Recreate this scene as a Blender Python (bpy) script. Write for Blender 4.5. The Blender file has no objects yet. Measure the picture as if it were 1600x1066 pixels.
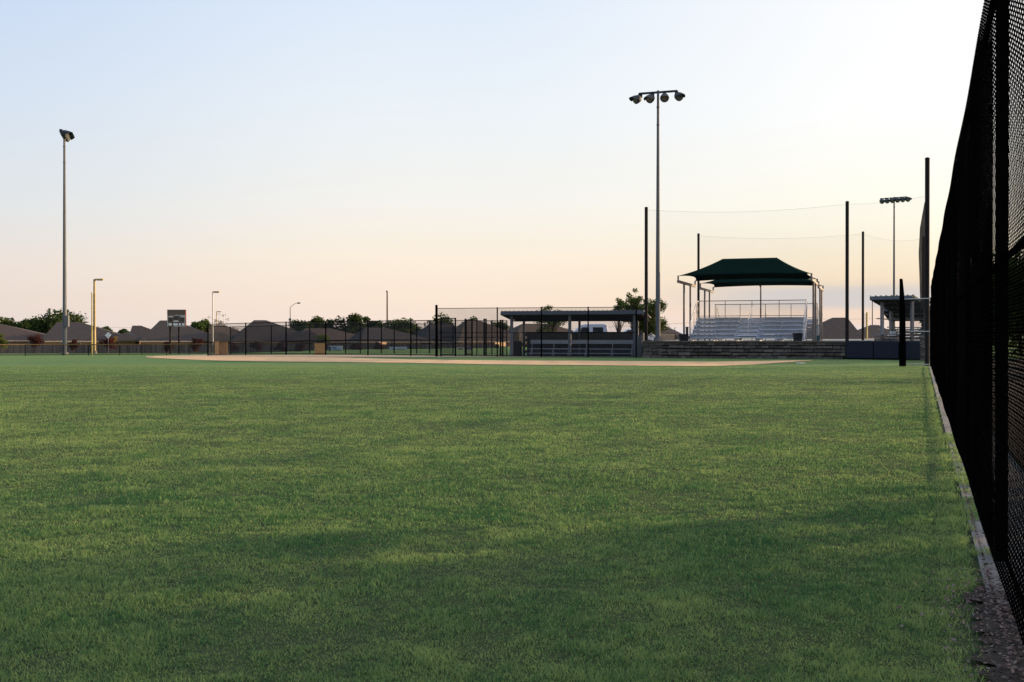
import bpy, bmesh, math, random
import numpy as np
from mathutils import Vector
C = bpy.context.scene.collection
PI = math.pi
H = 1.35            # camera height
F = 1600.0          # focal length in photo pixels
HY = 526.0          # horizon row
SUN_AZ, SUN_EL = 66.0, 10.5
# ------------------------------------------------------------------ camera
cam = bpy.data.cameras.new('camera'); cam.lens = 36; cam.sensor_width = 36; cam.clip_end = 6000; cam.clip_start = 0.05
co = bpy.data.objects.new('camera', cam); C.objects.link(co)
co.location = (0, 0, H); co.rotation_euler = (math.radians(90) - math.atan((533 - HY) / F) , 0, 0)
bpy.context.scene.camera = co
# ------------------------------------------------------------------ world
w = bpy.data.worlds.new('World'); bpy.context.scene.world = w; w.use_nodes = True
def srgb(r, g, b, k=1.0):
    f = lambda c: (c / 12.92 if c <= .04045 else ((c + .055) / 1.055) ** 2.4)
    return (f(r / 255) * k, f(g / 255) * k, f(b / 255) * k, 1)
def build_world():
    nt = w.node_tree; N = nt.nodes; L = nt.links; N.clear()
    def mth(op, a, b=None, c=None, clamp=False):
        n = N.new('ShaderNodeMath'); n.operation = op; n.use_clamp = clamp
        for i, v in enumerate((a, b, c)):
            if v is None: continue
            if isinstance(v, (int, float)): n.inputs[i].default_value = v
            else: L.new(v, n.inputs[i])
        return n.outputs[0]
    tc = N.new('ShaderNodeTexCoord'); sp = N.new('ShaderNodeSeparateXYZ'); L.new(tc.outputs['Generated'], sp.inputs[0])
    x, y, z = sp.outputs
    az = mth('ARCTAN2', x, y)
    def ramp(stops):
        r = N.new('ShaderNodeValToRGB'); e = r.color_ramp.elements
        while len(e) < len(stops): e.new(.5)
        for i, (p, c) in enumerate(stops): e[i].position = p / .4; e[i].color = srgb(*c)
        L.new(mth('DIVIDE', mth('MAXIMUM', z, 0), .4), r.inputs[0]); return r.outputs[0]
    left = ramp([(0, (230, 217, 211)), (.03, (235, 220, 210)), (.065, (236, 225, 217)), (.11, (226, 229, 231)), (.2, (213, 226, 241)), (.31, (199, 217, 245)), (.4, (190, 210, 243))])
    mid = ramp([(0, (246, 226, 216)), (.03, (251, 230, 211)), (.075, (253, 239, 220)), (.13, (246, 244, 238)), (.22, (236, 243, 249)), (.31, (224, 236, 251)), (.4, (200, 220, 247))])
    right = ramp([(0, (240, 232, 232)), (.012, (250, 224, 208)), (.04, (253, 226, 196)), (.07, (255, 240, 213)), (.11, (255, 251, 235)), (.2, (254, 255, 254)), (.31, (250, 252, 255)), (.4, (240, 247, 255))])
    def mix(f, a, b, bt='MIX'):
        m = N.new('ShaderNodeMix'); m.data_type = 'RGBA'; m.blend_type = bt; m.clamp_result = False
        for s, v in ((m.inputs[0], f), (m.inputs[6], a), (m.inputs[7], b)):
            if isinstance(v, (int, float)): s.default_value = v
            elif isinstance(v, tuple): s.default_value = v
            else: L.new(v, s)
        return m.outputs[2]
    def smooth(v, a, b):
        r = N.new('ShaderNodeMapRange'); r.interpolation_type = 'SMOOTHSTEP'
        L.new(v, r.inputs[0]); r.inputs[1].default_value = a; r.inputs[2].default_value = b; return r.outputs[0]
    R = math.radians
    c = mix(smooth(az, R(-32), R(-4)), left, mid)
    c = mix(smooth(az, R(-4), R(22)), c, right)
    # thin bands of cloud low on the right
    mp = N.new('ShaderNodeMapping'); L.new(tc.outputs['Generated'], mp.inputs[0]); mp.inputs['Scale'].default_value = (2.2, 2.2, 42)
    nz = N.new('ShaderNodeTexNoise'); nz.inputs['Scale'].default_value = 1.6; nz.inputs['Detail'].default_value = 5; L.new(mp.outputs[0], nz.inputs[0])
    zz = mth('ADD', z, mth('MULTIPLY', mth('SUBTRACT', nz.outputs[0], .5), .022))
    band = mth('MULTIPLY', smooth(zz, .022, .033), mth('SUBTRACT', 1, smooth(zz, .036, .055)))
    band = mth('MULTIPLY', band, smooth(az, R(6), R(16)))
    c = mix(mth('MULTIPLY', band, .7), c, srgb(204, 208, 216))
    band2 = mth('MULTIPLY', mth('SUBTRACT', 1, smooth(zz, .004, .013)), smooth(az, R(4), R(14)))
    c = mix(mth('MULTIPLY', band2, .6), c, srgb(225, 230, 240))
    nz2 = N.new('ShaderNodeTexNoise'); nz2.inputs['Scale'].default_value = 2.2; nz2.inputs['Detail'].default_value = 4; L.new(mp.outputs[0], nz2.inputs[0])
    c = mix(1.0, c, mix(nz2.outputs[0], (.992, .993, .994, 1), (1.008, 1.007, 1.006, 1)), 'MULTIPLY')
    # glow round the sun, outside the frame to the right
    cs = mth('ADD', mth('MULTIPLY', x, math.sin(R(GLOW_AZ))), mth('MULTIPLY', y, math.cos(R(GLOW_AZ))))
    glow = mth('MULTIPLY', mth('POWER', mth('MAXIMUM', cs, 0), 6.5), mth('SUBTRACT', 1, smooth(z, .2, .95)))
    # Nishita sky overhead and behind
    sky = N.new('ShaderNodeTexSky'); sky.sky_type = 'NISHITA'; sky.sun_disc = False
    sky.sun_elevation = R(SUN_EL); sky.sun_rotation = R(SUN_AZ); sky.dust_density = 2.0; sky.ozone_density = 1.5
    up = mix(1.0, sky.outputs[0], (.118*SKYK, .1*SKYK, .082*SKYK, 1), 'MULTIPLY')
    c = mix(smooth(z, .33, .75), c, up)
    c = mix(1.0, c, mix(smooth(y, -.7, .1), (.55, .6, .75, 1), (1, 1, 1, 1)), 'MULTIPLY')   # dimmer opposite the camera view
    c = mix(glow, c, (9.5, 6.9, 4.5, 1))
    bg = N.new('ShaderNodeBackground'); bg.inputs[1].default_value = .70; L.new(c, bg.inputs[0])
    o = N.new('ShaderNodeOutputWorld'); L.new(bg.outputs[0], o.inputs[0])
SKYK = 9.0; GLOW_AZ = 84.0      # the bright haze spreads off to the right of the sun
build_world()
w.cycles.sampling_method = 'MANUAL'; w.cycles.sample_map_resolution = 512
# ------------------------------------------------------------------ sun
sl = bpy.data.lights.new('sun', 'SUN'); sl.energy = 5.0; sl.angle = math.radians(.6); sl.color = (1, .70, .40)
so = bpy.data.objects.new('sun', sl); C.objects.link(so)
a, e = math.radians(SUN_AZ), math.radians(SUN_EL)
sd = Vector((math.sin(a) * math.cos(e), math.cos(a) * math.cos(e), math.sin(e)))
so.rotation_euler = sd.to_track_quat('Z', 'Y').to_euler(); so.location = (60, 5, 20)
vs = bpy.context.scene.view_settings
bpy.context.scene.display_settings.display_device = 'sRGB'
vs.view_transform = 'Standard'; vs.look = 'None'; vs.gamma = 1; vs.exposure = .51
cy = bpy.context.scene.cycles; cy.transparent_max_bounces = 32; cy.max_bounces = 6
# ------------------------------------------------------------------ noise and terrain
_rs = np.random.RandomState(5); _T = _rs.rand(256, 256)
def vnoise(x, y, s):
    x = np.asarray(x, float) / s + 1000.3; y = np.asarray(y, float) / s + 1000.7
    xi = np.floor(x).astype(int); yi = np.floor(y).astype(int); fx = x - xi; fy = y - yi
    fx = fx * fx * (3 - 2 * fx); fy = fy * fy * (3 - 2 * fy)
    g = lambda i, j: _T[(xi + i) % 256, (yi + j) % 256]
    return (g(0, 0) * (1 - fx) + g(1, 0) * fx) * (1 - fy) + (g(0, 1) * (1 - fx) + g(1, 1) * fx) * fy - .5
def sst(v): v = np.clip(v, 0, 1); return v * v * (3 - 2 * v)
def G(x, y):
    x = np.asarray(x, float); y = np.asarray(y, float)
    big = -.5 * sst((y - 45) / 60) * sst((-x - 12) / 23)
    fade = (1 - sst((y - 34) / 12)) * (1 - .75 * sst((x - (.4 * y + .48) + 1.2) / 1.0))
    und = (vnoise(x * .45, y, 2.6) * .075 + vnoise(x * .7 + 40, y, 1.1) * .03 + vnoise(x * .4 + 9, y + 7, 7.5) * .09)
    return big + und * fade * (.45 + .55 * sst((16 - y) / 10))
def g1(x, y): return float(G(x, y))
def at(px, y): return (px - 800) / F * y            # X of a photo column at depth y
def hz(py, y): return H + (HY - py) / F * y          # height of a photo row at depth y
# ------------------------------------------------------------------ materials
def mat(name, col, rough=.7, metal=0, var=.15, scale=6, bump=0, bscale=40, col2=None, stretch=(1, 1, 1), spec=.3, attr=None, emit=None):
    m = bpy.data.materials.new(name); m.use_nodes = True; nt = m.node_tree; N, L = nt.nodes, nt.links
    b = N['Principled BSDF']; b.inputs['Roughness'].default_value = rough; b.inputs['Metallic'].default_value = metal
    b.inputs['Specular IOR Level'].default_value = spec
    tc = N.new('ShaderNodeTexCoord'); mp = N.new('ShaderNodeMapping'); mp.inputs['Scale'].default_value = stretch
    L.new(tc.outputs['Object'], mp.inputs[0])
    nz = N.new('ShaderNodeTexNoise'); nz.inputs['Scale'].default_value = scale; nz.inputs['Detail'].default_value = 6; L.new(mp.outputs[0], nz.inputs[0])
    r = N.new('ShaderNodeMapRange'); L.new(nz.outputs[0], r.inputs[0]); r.inputs[1].default_value = .3; r.inputs[2].default_value = .7
    mx = N.new('ShaderNodeMix'); mx.data_type = 'RGBA'; L.new(r.outputs[0], mx.inputs[0])
    c2 = col2 if col2 else tuple(c * (1 + var) for c in col)
    c1 = col if col2 else tuple(c * (1 - var) for c in col)
    mx.inputs[6].default_value = (*c1, 1); mx.inputs[7].default_value = (*c2, 1)
    out = mx.outputs[2]
    if attr:
        at_ = N.new('ShaderNodeAttribute'); at_.attribute_name = attr
        rm = N.new('ShaderNodeMapRange'); L.new(at_.outputs['Fac'], rm.inputs[0]); rm.inputs[3].default_value = .55; rm.inputs[4].default_value = 1.5
        m2 = N.new('ShaderNodeVectorMath'); m2.operation = 'SCALE'; L.new(out, m2.inputs[0]); L.new(rm.outputs[0], m2.inputs['Scale']); out = m2.outputs[0]
    L.new(out, b.inputs['Base Color'])
    if bump:
        n2 = N.new('ShaderNodeTexNoise'); n2.inputs['Scale'].default_value = bscale; n2.inputs['Detail'].default_value = 5; L.new(mp.outputs[0], n2.inputs[0])
        bp = N.new('ShaderNodeBump'); bp.inputs['Strength'].default_value = bump; bp.inputs['Distance'].default_value = .02; L.new(n2.outputs[0], bp.inputs['Height']); L.new(bp.outputs[0], b.inputs['Normal'])
    if emit: b.inputs['Emission Color'].default_value = (*emit, 1); b.inputs['Emission Strength'].default_value = 1
    return m
def sheer(name, col, opacity):
    m = bpy.data.materials.new(name); m.use_nodes = True; nt = m.node_tree; N, L = nt.nodes, nt.links
    b = N['Principled BSDF']; b.inputs['Base Color'].default_value = (*col, 1); b.inputs['Roughness'].default_value = .8
    tc = N.new('ShaderNodeTexCoord'); nz = N.new('ShaderNodeTexNoise'); nz.inputs['Scale'].default_value = 1.3; L.new(tc.outputs['Object'], nz.inputs[0])
    r = N.new('ShaderNodeMapRange'); L.new(nz.outputs[0], r.inputs[0]); r.inputs[3].default_value = opacity * .8; r.inputs[4].default_value = opacity * 1.2
    L.new(r.outputs[0], b.inputs['Alpha']); return m
def leafmat(name, col, col2, trans=.3):
    m = bpy.data.materials.new(name); m.use_nodes = True; nt = m.node_tree; N, L = nt.nodes, nt.links; N.clear()
    tc = N.new('ShaderNodeTexCoord'); nz = N.new('ShaderNodeTexNoise'); nz.inputs['Scale'].default_value = 1.1; L.new(tc.outputs['Object'], nz.inputs[0])
    a_ = N.new('ShaderNodeAttribute'); a_.attribute_name = 'tint'
    ad = N.new('ShaderNodeMath'); ad.operation = 'MULTIPLY_ADD'; L.new(a_.outputs['Fac'], ad.inputs[0]); ad.inputs[1].default_value = .7; L.new(nz.outputs[0], ad.inputs[2])
    sb = N.new('ShaderNodeMapRange'); L.new(ad.outputs[0], sb.inputs[0]); sb.inputs[1].default_value = .4; sb.inputs[2].default_value = 1.3
    mx = N.new('ShaderNodeMix'); mx.data_type = 'RGBA'; L.new(sb.outputs[0], mx.inputs[0]); mx.inputs[6].default_value = (*col, 1); mx.inputs[7].default_value = (*col2, 1)
    d = N.new('ShaderNodeBsdfDiffuse'); t = N.new('ShaderNodeBsdfTranslucent'); L.new(mx.outputs[2], d.inputs[0]); L.new(mx.outputs[2], t.inputs[0])
    ms = N.new('ShaderNodeMixShader'); ms.inputs[0].default_value = trans; L.new(d.outputs[0], ms.inputs[1]); L.new(t.outputs[0], ms.inputs[2])
    o = N.new('ShaderNodeOutputMaterial'); L.new(ms.outputs[0], o.inputs[0]); return m
M = dict(
    black=mat('black_vinyl', (.0028, .0028, .003), 1, var=.3, spec=0),
    pole=mat('dark_steel', (.014, .011, .010), .9, var=.3, scale=3),
    galv=mat('galvanised_steel', (.12, .125, .13), .7, 0, var=.1, scale=3, stretch=(1, 1, .3)),
    lamp=mat('lamp_housing', (.030, .034, .040), .6, .1),
    lens=mat('lamp_glass', (.08, .085, .09), .15, 0, spec=.6),
    alum=mat('aluminium', (.60, .63, .67), .5, .15, var=.12),
    yellow=mat('yellow_paint', (.50, .37, .10), .5, var=.1),
    capy=mat('fence_cap_plastic', (.11, .07, .025), .8, var=.25, scale=1),
    brownpole=mat('bronze_paint', (.42, .30, .13), .5, var=.1),
    whitepole=mat('pale_pole', (.55, .50, .45), .5, var=.1),
    wood=mat('weathered_pole_wood', (.09, .065, .045), .9, var=.3),
    bark=mat('bark', (.10, .075, .055), .95, var=.3, scale=12),
    board=mat('fence_boards', (.085, .07, .065), .9, var=.3, scale=5, stretch=(6, 6, .4)),
    ply=mat('plywood', (.42, .25, .11), .8, var=.18, scale=3, stretch=(1, 1, 3)),
    block=mat('concrete_block', (.13, .125, .12), .9, var=.15, bump=.3),
    stone=mat('stacked_stone', (.125, .100, .082), .95, var=.3, scale=4, bump=.5, attr='tint'),
    mortar=mat('wall_core', (.02, .018, .016), 1),
    cap=mat('concrete_cap', (.22, .22, .22), .9, var=.12),
    conc=mat('concrete', (.165, .155, .15), .9, var=.35, scale=5, bump=.3, bscale=60),
    asphalt=mat('asphalt', (.06, .06, .062), .9, var=.2),
    terrace=mat('terrace_paving', (.20, .19, .18), .9, var=.15),
    roofmetal=mat('roof_metal', (.16, .17, .19), .45, .5, var=.1),
    fascia=mat('fascia_paint', (.13, .14, .16), .5, var=.08),
    soffit=mat('soffit', (.035, .032, .03), .8, var=.2),
    postgrey=mat('post_paint', (.20, .20, .21), .6, var=.08),
    canopy=mat('green_canopy_fabric', (.006, .024, .020), .75, var=.15, scale=1.5),
    frame=mat('canopy_frame', (.20, .17, .15), .5, var=.1),
    pad=mat('navy_vinyl_pad', (.008, .010, .024), .6, var=.25, scale=9, bump=.2, bscale=14),
    darkbin=mat('dark_plastic', (.012, .012, .014), .6), teal=mat('teal_plastic', (.02, .09, .11), .5),
    shingle=mat('roof_shingle', (.034, .026, .024), .95, var=.25, scale=2.5, bump=.3, bscale=8, stretch=(1, 1, 3)),
    shingle2=mat('brown_roof_shingle', (.058, .037, .028), .95, var=.25, scale=2.5, bump=.3, bscale=8, stretch=(1, 1, 3)),
    brick=mat('brick_wall', (.36, .21, .13), .9, var=.15), brickp=mat('pale_brick_wall', (.45, .36, .28), .9, var=.12),
    warmtrim=mat('sun_warmed_trim', (.55, .38, .26), .7), trim=mat('white_trim', (.6, .58, .55), .6), glass=mat('window_glass', (.03, .035, .04), .05, 0, spec=1.0),
    car=mat('white_car_paint', (.80, .82, .86), .25, var=.03, spec=.6), tyre=mat('tyre_rubber', (.02, .02, .02), .9),
    rim=mat('wheel_rim', (.3, .3, .32), .3, .8), red=mat('tail_light', (.3, .02, .02), .3), board2=mat('scoreboard_face', (.11, .08, .065), .5, var=.1),
    sbred=mat('scoreboard_side', (.20, .05, .03), .5), white=mat('white_paint', (.70, .70, .70), .5, var=.06), digit=mat('scoreboard_digits', (.05, .045, .04), .5),
    banner=mat('banner_vinyl', (.42, .47, .52), .5, var=.1), bluep=mat('blue_print', (.03, .06, .20), .5), bannerblue=mat('blue_banner_vinyl', (.05, .09, .25), .5, var=.2),
    bannertan=mat('tan_banner_vinyl', (.30, .27, .25), .5, var=.3, scale=3),
    mulch=mat('dry_mulch', (.018, .013, .011), .95, var=.5, scale=30, bump=.8),
    mesh=sheer('wire_mesh_sheet', (.012, .012, .013), .30), net=sheer('backstop_netting', (.05, .045, .04), .042),
    rmesh=sheer('pale_wire_mesh', (.35, .34, .33), .22),
    gold=leafmat('golden_leaves', (.18, .12, .02), (.35, .22, .04)),
    leafd=leafmat('dark_green_leaves', (.022, .042, .016), (.075, .10, .03)), leafm=leafmat('green_leaves', (.035, .065, .02), (.12, .15, .045)),
    leafy=leafmat('olive_leaves', (.05, .075, .02), (.17, .19, .05)), leafr=leafmat('purple_leaves', (.035, .015, .016), (.10, .035, .03)),
    leaft=leafmat('thin_tan_leaves', (.13, .10, .07), (.25, .19, .13)),
    grass=leafmat('grass_blades', (.060, .165, .062), (.34, .43, .15), .46),
    litter=leafmat('dry_leaves', (.018, .013, .011), (.26, .19, .17), .1),
)
# ------------------------------------------------------------------ mesh helpers
ORG = {}
class MB:
    def __init__(s): s.v = []; s.f = []; s.t = []
    def add(s, v, f, tint=None):
        o = len(s.v); s.v += [tuple(p) for p in v]; s.f += [tuple(i + o for i in q) for q in f]
        s.t += [tint if tint is not None else .5] * len(v); return s
    def box(s, c, size, yaw=0, tint=None):
        ca, sa = math.cos(yaw), math.sin(yaw); P = []
        for dz in (-.5, .5):
            for dx, dy in ((-.5, -.5), (.5, -.5), (.5, .5), (-.5, .5)):
                X, Y = dx * size[0], dy * size[1]
                P.append((c[0] + X * ca - Y * sa, c[1] + X * sa + Y * ca, c[2] + dz * size[2]))
        return s.add(P, [(3, 2, 1, 0), (4, 5, 6, 7), (0, 1, 5, 4), (1, 2, 6, 5), (2, 3, 7, 6), (3, 0, 4, 7)], tint)
    def tube(s, p, q, r0, r1=None, n=10):
        r1 = r0 if r1 is None else r1; p = Vector(p); q = Vector(q); d = (q - p).normalized()
        u = d.orthogonal().normalized(); v = d.cross(u); P = []
        for c, r in ((p, r0), (q, r1)):
            for i in range(n): t = 2 * PI * i / n; P.append(c + (u * math.cos(t) + v * math.sin(t)) * r)
        return s.add(P + P, [(i, (i + 1) % n, n + (i + 1) % n, n + i) for i in range(n)] + [tuple(range(2 * n, 3 * n))[::-1], tuple(range(3 * n, 4 * n))])
    def beam(s, p, q, wd, ht):
        p = Vector(p); q = Vector(q); d = (q - p).normalized(); sd_ = d.cross(Vector((0, 0, 1)))
        if sd_.length < .01: sd_ = Vector((1, 0, 0))
        sd_.normalize(); up = sd_.cross(d); P = []
        for c in (p, q):
            for a_, b_ in ((-1, -1), (1, -1), (1, 1), (-1, 1)): P.append(c + sd_ * a_ * wd / 2 + up * b_ * ht / 2)
        return s.add(P, [(3, 2, 1, 0), (4, 5, 6, 7), (0, 1, 5, 4), (1, 2, 6, 5), (2, 3, 7, 6), (3, 0, 4, 7)])
    def lathe(s, base, axis, prof, n=14):
        base = Vector(base); axis = Vector(axis).normalized(); u = axis.orthogonal().normalized(); v = axis.cross(u); P = []
        for h, r in prof:
            for i in range(n): t = 2 * PI * i / n; P.append(base + axis * h + (u * math.cos(t) + v * math.sin(t)) * r)
        k = len(prof); Fs = [(j * n + i, j * n + (i + 1) % n, (j + 1) * n + (i + 1) % n, (j + 1) * n + i) for j in range(k - 1) for i in range(n)]
        m0 = len(P); return s.add(P + P[:n] + P[-n:], Fs + [tuple(range(m0, m0 + n))[::-1], tuple(range(m0 + n, m0 + 2 * n))])
    def prism(s, outline, h0, h1):      # vertical prism
        n = len(outline); P = [(x, y, h0) for x, y in outline] + [(x, y, h1) for x, y in outline]
        return s.add(P, [tuple(range(n))[::-1], tuple(range(n, 2 * n))] + [(i, (i + 1) % n, n + (i + 1) % n, n + i) for i in range(n)])
    def build(s, name, m, parent=None, smooth=False, org=None):
        me = bpy.data.meshes.new(name); o = bpy.data.objects.new(name, me); C.objects.link(o)
        g = ORG.get(parent.name, (0, 0, 0)) if parent else (org or (0, 0, 0))
        me.from_pydata([(a_ - g[0], b_ - g[1], c_ - g[2]) for a_, b_, c_ in s.v], [], s.f)
        at_ = me.attributes.new('tint', 'FLOAT', 'POINT'); at_.data.foreach_set('value', np.array(s.t, np.float32))
        me.materials.append(M[m]); me.update()
        if smooth: me.polygons.foreach_set('use_smooth', [len(q) < 5 for q in s.f])
        if parent: o.parent = parent
        else: o.location = g
        ORG[o.name] = g; return o
def tag(o, label, cat, group=None):
    o['label'] = label; o['category'] = cat
    if group: o['group'] = group
    return o
def thing(name, loc, label, cat, group=None):
    o = bpy.data.objects.new(name, None); C.objects.link(o); o.location = loc; o.empty_display_size = .2
    ORG[o.name] = tuple(loc); return tag(o, label, cat, group)
def struct(o, kind='structure'): o['kind'] = kind; return o
def fastmesh(name, V, Fc, m, tint=None, smooth=False):
    me = bpy.data.meshes.new(name); k = Fc.shape[1]
    me.vertices.add(len(V)); me.vertices.foreach_set('co', V.astype(np.float32).ravel())
    me.loops.add(Fc.size); me.loops.foreach_set('vertex_index', Fc.astype(np.int32).ravel())
    me.polygons.add(len(Fc)); me.polygons.foreach_set('loop_start', np.arange(0, Fc.size, k, dtype=np.int32))
    me.polygons.foreach_set('loop_total', np.full(len(Fc), k, np.int32))
    if smooth: me.polygons.foreach_set('use_smooth', np.ones(len(Fc), bool))
    me.update(calc_edges=True)
    if tint is not None: me.attributes.new('tint', 'FLOAT', 'POINT').data.foreach_set('value', tint.astype(np.float32))
    me.materials.append(M[m] if isinstance(m, str) else m)
    o = bpy.data.objects.new(name, me); C.objects.link(o); return o
# ------------------------------------------------------------------ ground
def ground_mat():
    m = bpy.data.materials.new('turf'); m.use_nodes = True; nt = m.node_tree; N, L = nt.nodes, nt.links
    b = N['Principled BSDF']; b.inputs['Roughness'].default_value = .95; b.inputs['Specular IOR Level'].default_value = .1
    tc = N.new('ShaderNodeTexCoord')
    def nz(scale, st=(1, 1, 1), det=4):
        mp = N.new('ShaderNodeMapping'); mp.inputs['Scale'].default_value = st; L.new(tc.outputs['Object'], mp.inputs[0])
        n = N.new('ShaderNodeTexNoise'); n.inputs['Scale'].default_value = scale; n.inputs['Detail'].default_value = det; n.inputs['Roughness'].default_value = .6; L.new(mp.outputs[0], n.inputs[0]); return n.outputs[0]
    def rmp(v, lo, hi, a_=0, b_=1):
        r = N.new('ShaderNodeMapRange'); L.new(v, r.inputs[0]); r.inputs[1].default_value = lo; r.inputs[2].default_value = hi; r.inputs[3].default_value = a_; r.inputs[4].default_value = b_; return r.outputs[0]
    def mix(f, a_, c_, bt='MIX'):
        x = N.new('ShaderNodeMix'); x.data_type = 'RGBA'; x.blend_type = bt; L.new(f, x.inputs[0]) if not isinstance(f, float) else setattr(x.inputs[0], 'default_value', f)
        for s_, v in ((x.inputs[6], a_), (x.inputs[7], c_)):
            if isinstance(v, tuple): s_.default_value = v
            else: L.new(v, s_)
        return x.outputs[2]
    c = mix(rmp(nz(.35, (.5, 1, 1)), .35, .65), GA, GB)
    c = mix(rmp(nz(.09, (.35, 1.6, 1), 6), .45, .68, 0, .75), c, GC)        # yellower streaks
    c = mix(rmp(nz(1.3, (.7, 1, 1), 5), .52, .75, 0, .5), c, GD)            # thin browner patches
    c = mix(rmp(nz(24, det=5), .35, .65), mix(1.0, c, (.62, .64, .62, 1), 'MULTIPLY'), mix(1.0, c, (1.32, 1.3, 1.25, 1), 'MULTIPLY'))
    c = mix(rmp(nz(5, (.6, 1, 1), 5), .3, .7), mix(1.0, c, (.8, .82, .84, 1), 'MULTIPLY'), mix(1.0, c, (1.18, 1.15, 1.1, 1), 'MULTIPLY'))
    # thatch and soil between the modelled blades of the nearer turf
    th_ = mix(rmp(nz(18, det=6), .35, .65), (.028, .045, .018, 1), (.07, .085, .036, 1))
    sx = N.new('ShaderNodeSeparateXYZ'); L.new(tc.outputs['Object'], sx.inputs[0])
    c = mix(rmp(sx.outputs[1], 30, 46), th_, c)
    L.new(c, b.inputs['Base Color'])
    bp = N.new('ShaderNodeBump'); bp.inputs['Strength'].default_value = .9; bp.inputs['Distance'].default_value = .05
    ad = N.new('ShaderNodeMath'); ad.operation = 'ADD'; L.new(nz(30), ad.inputs[0]); L.new(nz(4), ad.inputs[1]); L.new(ad.outputs[0], bp.inputs['Height']); L.new(bp.outputs[0], b.inputs['Normal'])
    return m
GA = (.080, .160, .058, 1); GB = (.105, .185, .066, 1); GC = (.155, .195, .062, 1); GD = (.13, .15, .075, 1)
def axis(segs):
    out = []
    for a_, b_, st in segs: out += list(np.arange(a_, b_, st))
    return np.array(out + [segs[-1][1]])
xs = axis([(-3000, -600, 400), (-600, -100, 50), (-100, -30, 5), (-30, -12, .8), (-12, 22, .28), (22, 60, 2), (60, 200, 20), (200, 3000, 400)])
ys = axis([(-600, -50, 50), (-50, 0, 5), (0, 2, .5), (2, 22, .2), (22, 50, .4), (50, 110, 2), (110, 300, 20), (300, 3900, 300)])
XX, YY = np.meshgrid(xs, ys); ZZ = G(XX, YY)
nx, ny = len(xs), len(ys); idx = np.arange(nx * ny).reshape(ny, nx)
Fq = np.stack([idx[:-1, :-1], idx[:-1, 1:], idx[1:, 1:], idx[1:, :-1]], -1).reshape(-1, 4)
struct(fastmesh('ground', np.stack([XX.ravel(), YY.ravel(), ZZ.ravel()], -1), Fq, ground_mat(), smooth=True))
# infield dirt: outline given by its two edges, draped over the ground
def drape(name, px_cols, top_rows, bot_rows, m, up, ncol=70, nrow=10):
    cs = np.linspace(px_cols[0], px_cols[-1], ncol); tr = np.interp(cs, px_cols, top_rows); br = np.interp(cs, px_cols, bot_rows)
    V = []
    for c_, t_, b_ in zip(cs, tr, br):
        def hit(row):
            y_ = 2160 / (row - HY)
            for _ in range(30): y_ = (H - g1(at(c_, y_), y_)) * F / (row - HY) * .5 + y_ * .5
            return y_
        y0, y1 = hit(b_), hit(max(t_, HY + 20))
        for k in range(nrow + 1):
            y_ = y0 + (y1 - y0) * k / nrow; V.append((at(c_, y_), y_, g1(at(c_, y_), y_) + up))
    V = np.array(V); I = np.arange(len(V)).reshape(ncol, nrow + 1)
    Q = np.stack([I[:-1, :-1], I[1:, :-1], I[1:, 1:], I[:-1, 1:]], -1).reshape(-1, 4)
    return struct(fastmesh(name, V, Q, m))
M['dirt'] = mat('infield_dirt', (.52, .33, .17), .95, var=.25, scale=1.2, bump=.3, bscale=20, stretch=(1, 1, 1))
M['dirt2'] = mat('track_dirt', (.42, .28, .19), .95, var=.12, scale=1.2)
drape('infield_dirt', [228, 262, 325, 400, 520, 640, 760, 900, 1040, 1110, 1180, 1270], [557.3, 557.0, 557, 557.6, 558.6, 562.2, 563.6, 564.2, 565.2, 565.8, 564.6, 563.3], [558.8, 561, 563.5, 565.2, 566.3, 567.6, 569.8, 571.2, 572.4, 572.8, 570.2, 563.9], 'dirt', .02)
drape('warning_track', [240, 330, 450, 600, 700, 850], [556.6, 554.9, 555.0, 555.4, 556.6, 557.6], [557.2, 556.9, 557.5, 558.4, 558.4, 558.2], 'dirt2', .016, nrow=4)
o = MB().box((14.3, 50.7, .035), (.32, .32, .03), .35); tag(o.build('base_plate', 'white'), 'small white base plate lying on the grass before the pads', 'base plate')
# terrace behind the stone wall, parking lot
th = math.radians(18); ex = (math.sin(math.radians(20)), math.cos(math.radians(20)))
b = MB().prism([(8.35, 64.75), (20.1, 61.2), (21.35, 60.25), (22.5, 59.35), (23.6, 58.65), (25.6, 61.8), (60, 150), (30, 150), (14, 90)], -.3, 1.05); struct(b.build('terrace', 'terrace'))
b = MB().prism([(1.6, 74.5), (9.5, 72.9), (14, 90), (14, 104), (2, 104)], -.3, .45); struct(b.build('parking_lot', 'asphalt'))
# path and kerb along the near fence.  Fence line: X = .3996 y + .48
fd = Vector((.3996, 1, 0)).normalized(); fn = Vector((fd.y, -fd.x, 0))
def fp(y, off=0, z=0): p = Vector((.3996 * y + .48, y, 0)) + fn * off; return (p.x, p.y, z)
def strip(name, m, y0, y1, o0, o1, up, n, wob=0):
    V = []; rnd = random.Random(4)
    for i in range(n + 1):
        y_ = y0 + (y1 - y0) * i / n; wv = wob * rnd.uniform(-1, 1)
        for j, o_ in enumerate((o0 + wv, (o0 + o1) / 2, o1)):
            x_, yy, _ = fp(y_, o_); V.append((x_, yy, g1(x_, yy) * (0 if name == 'kerb' else 1) + up))
    I = np.arange(len(V)).reshape(n + 1, 3); Q = np.stack([I[:-1, :-1], I[:-1, 1:], I[1:, 1:], I[1:, :-1]], -1).reshape(-1, 4)
    return struct(fastmesh(name, np.array(V), Q, m))
k = MB()
y_ = 5.05
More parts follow.
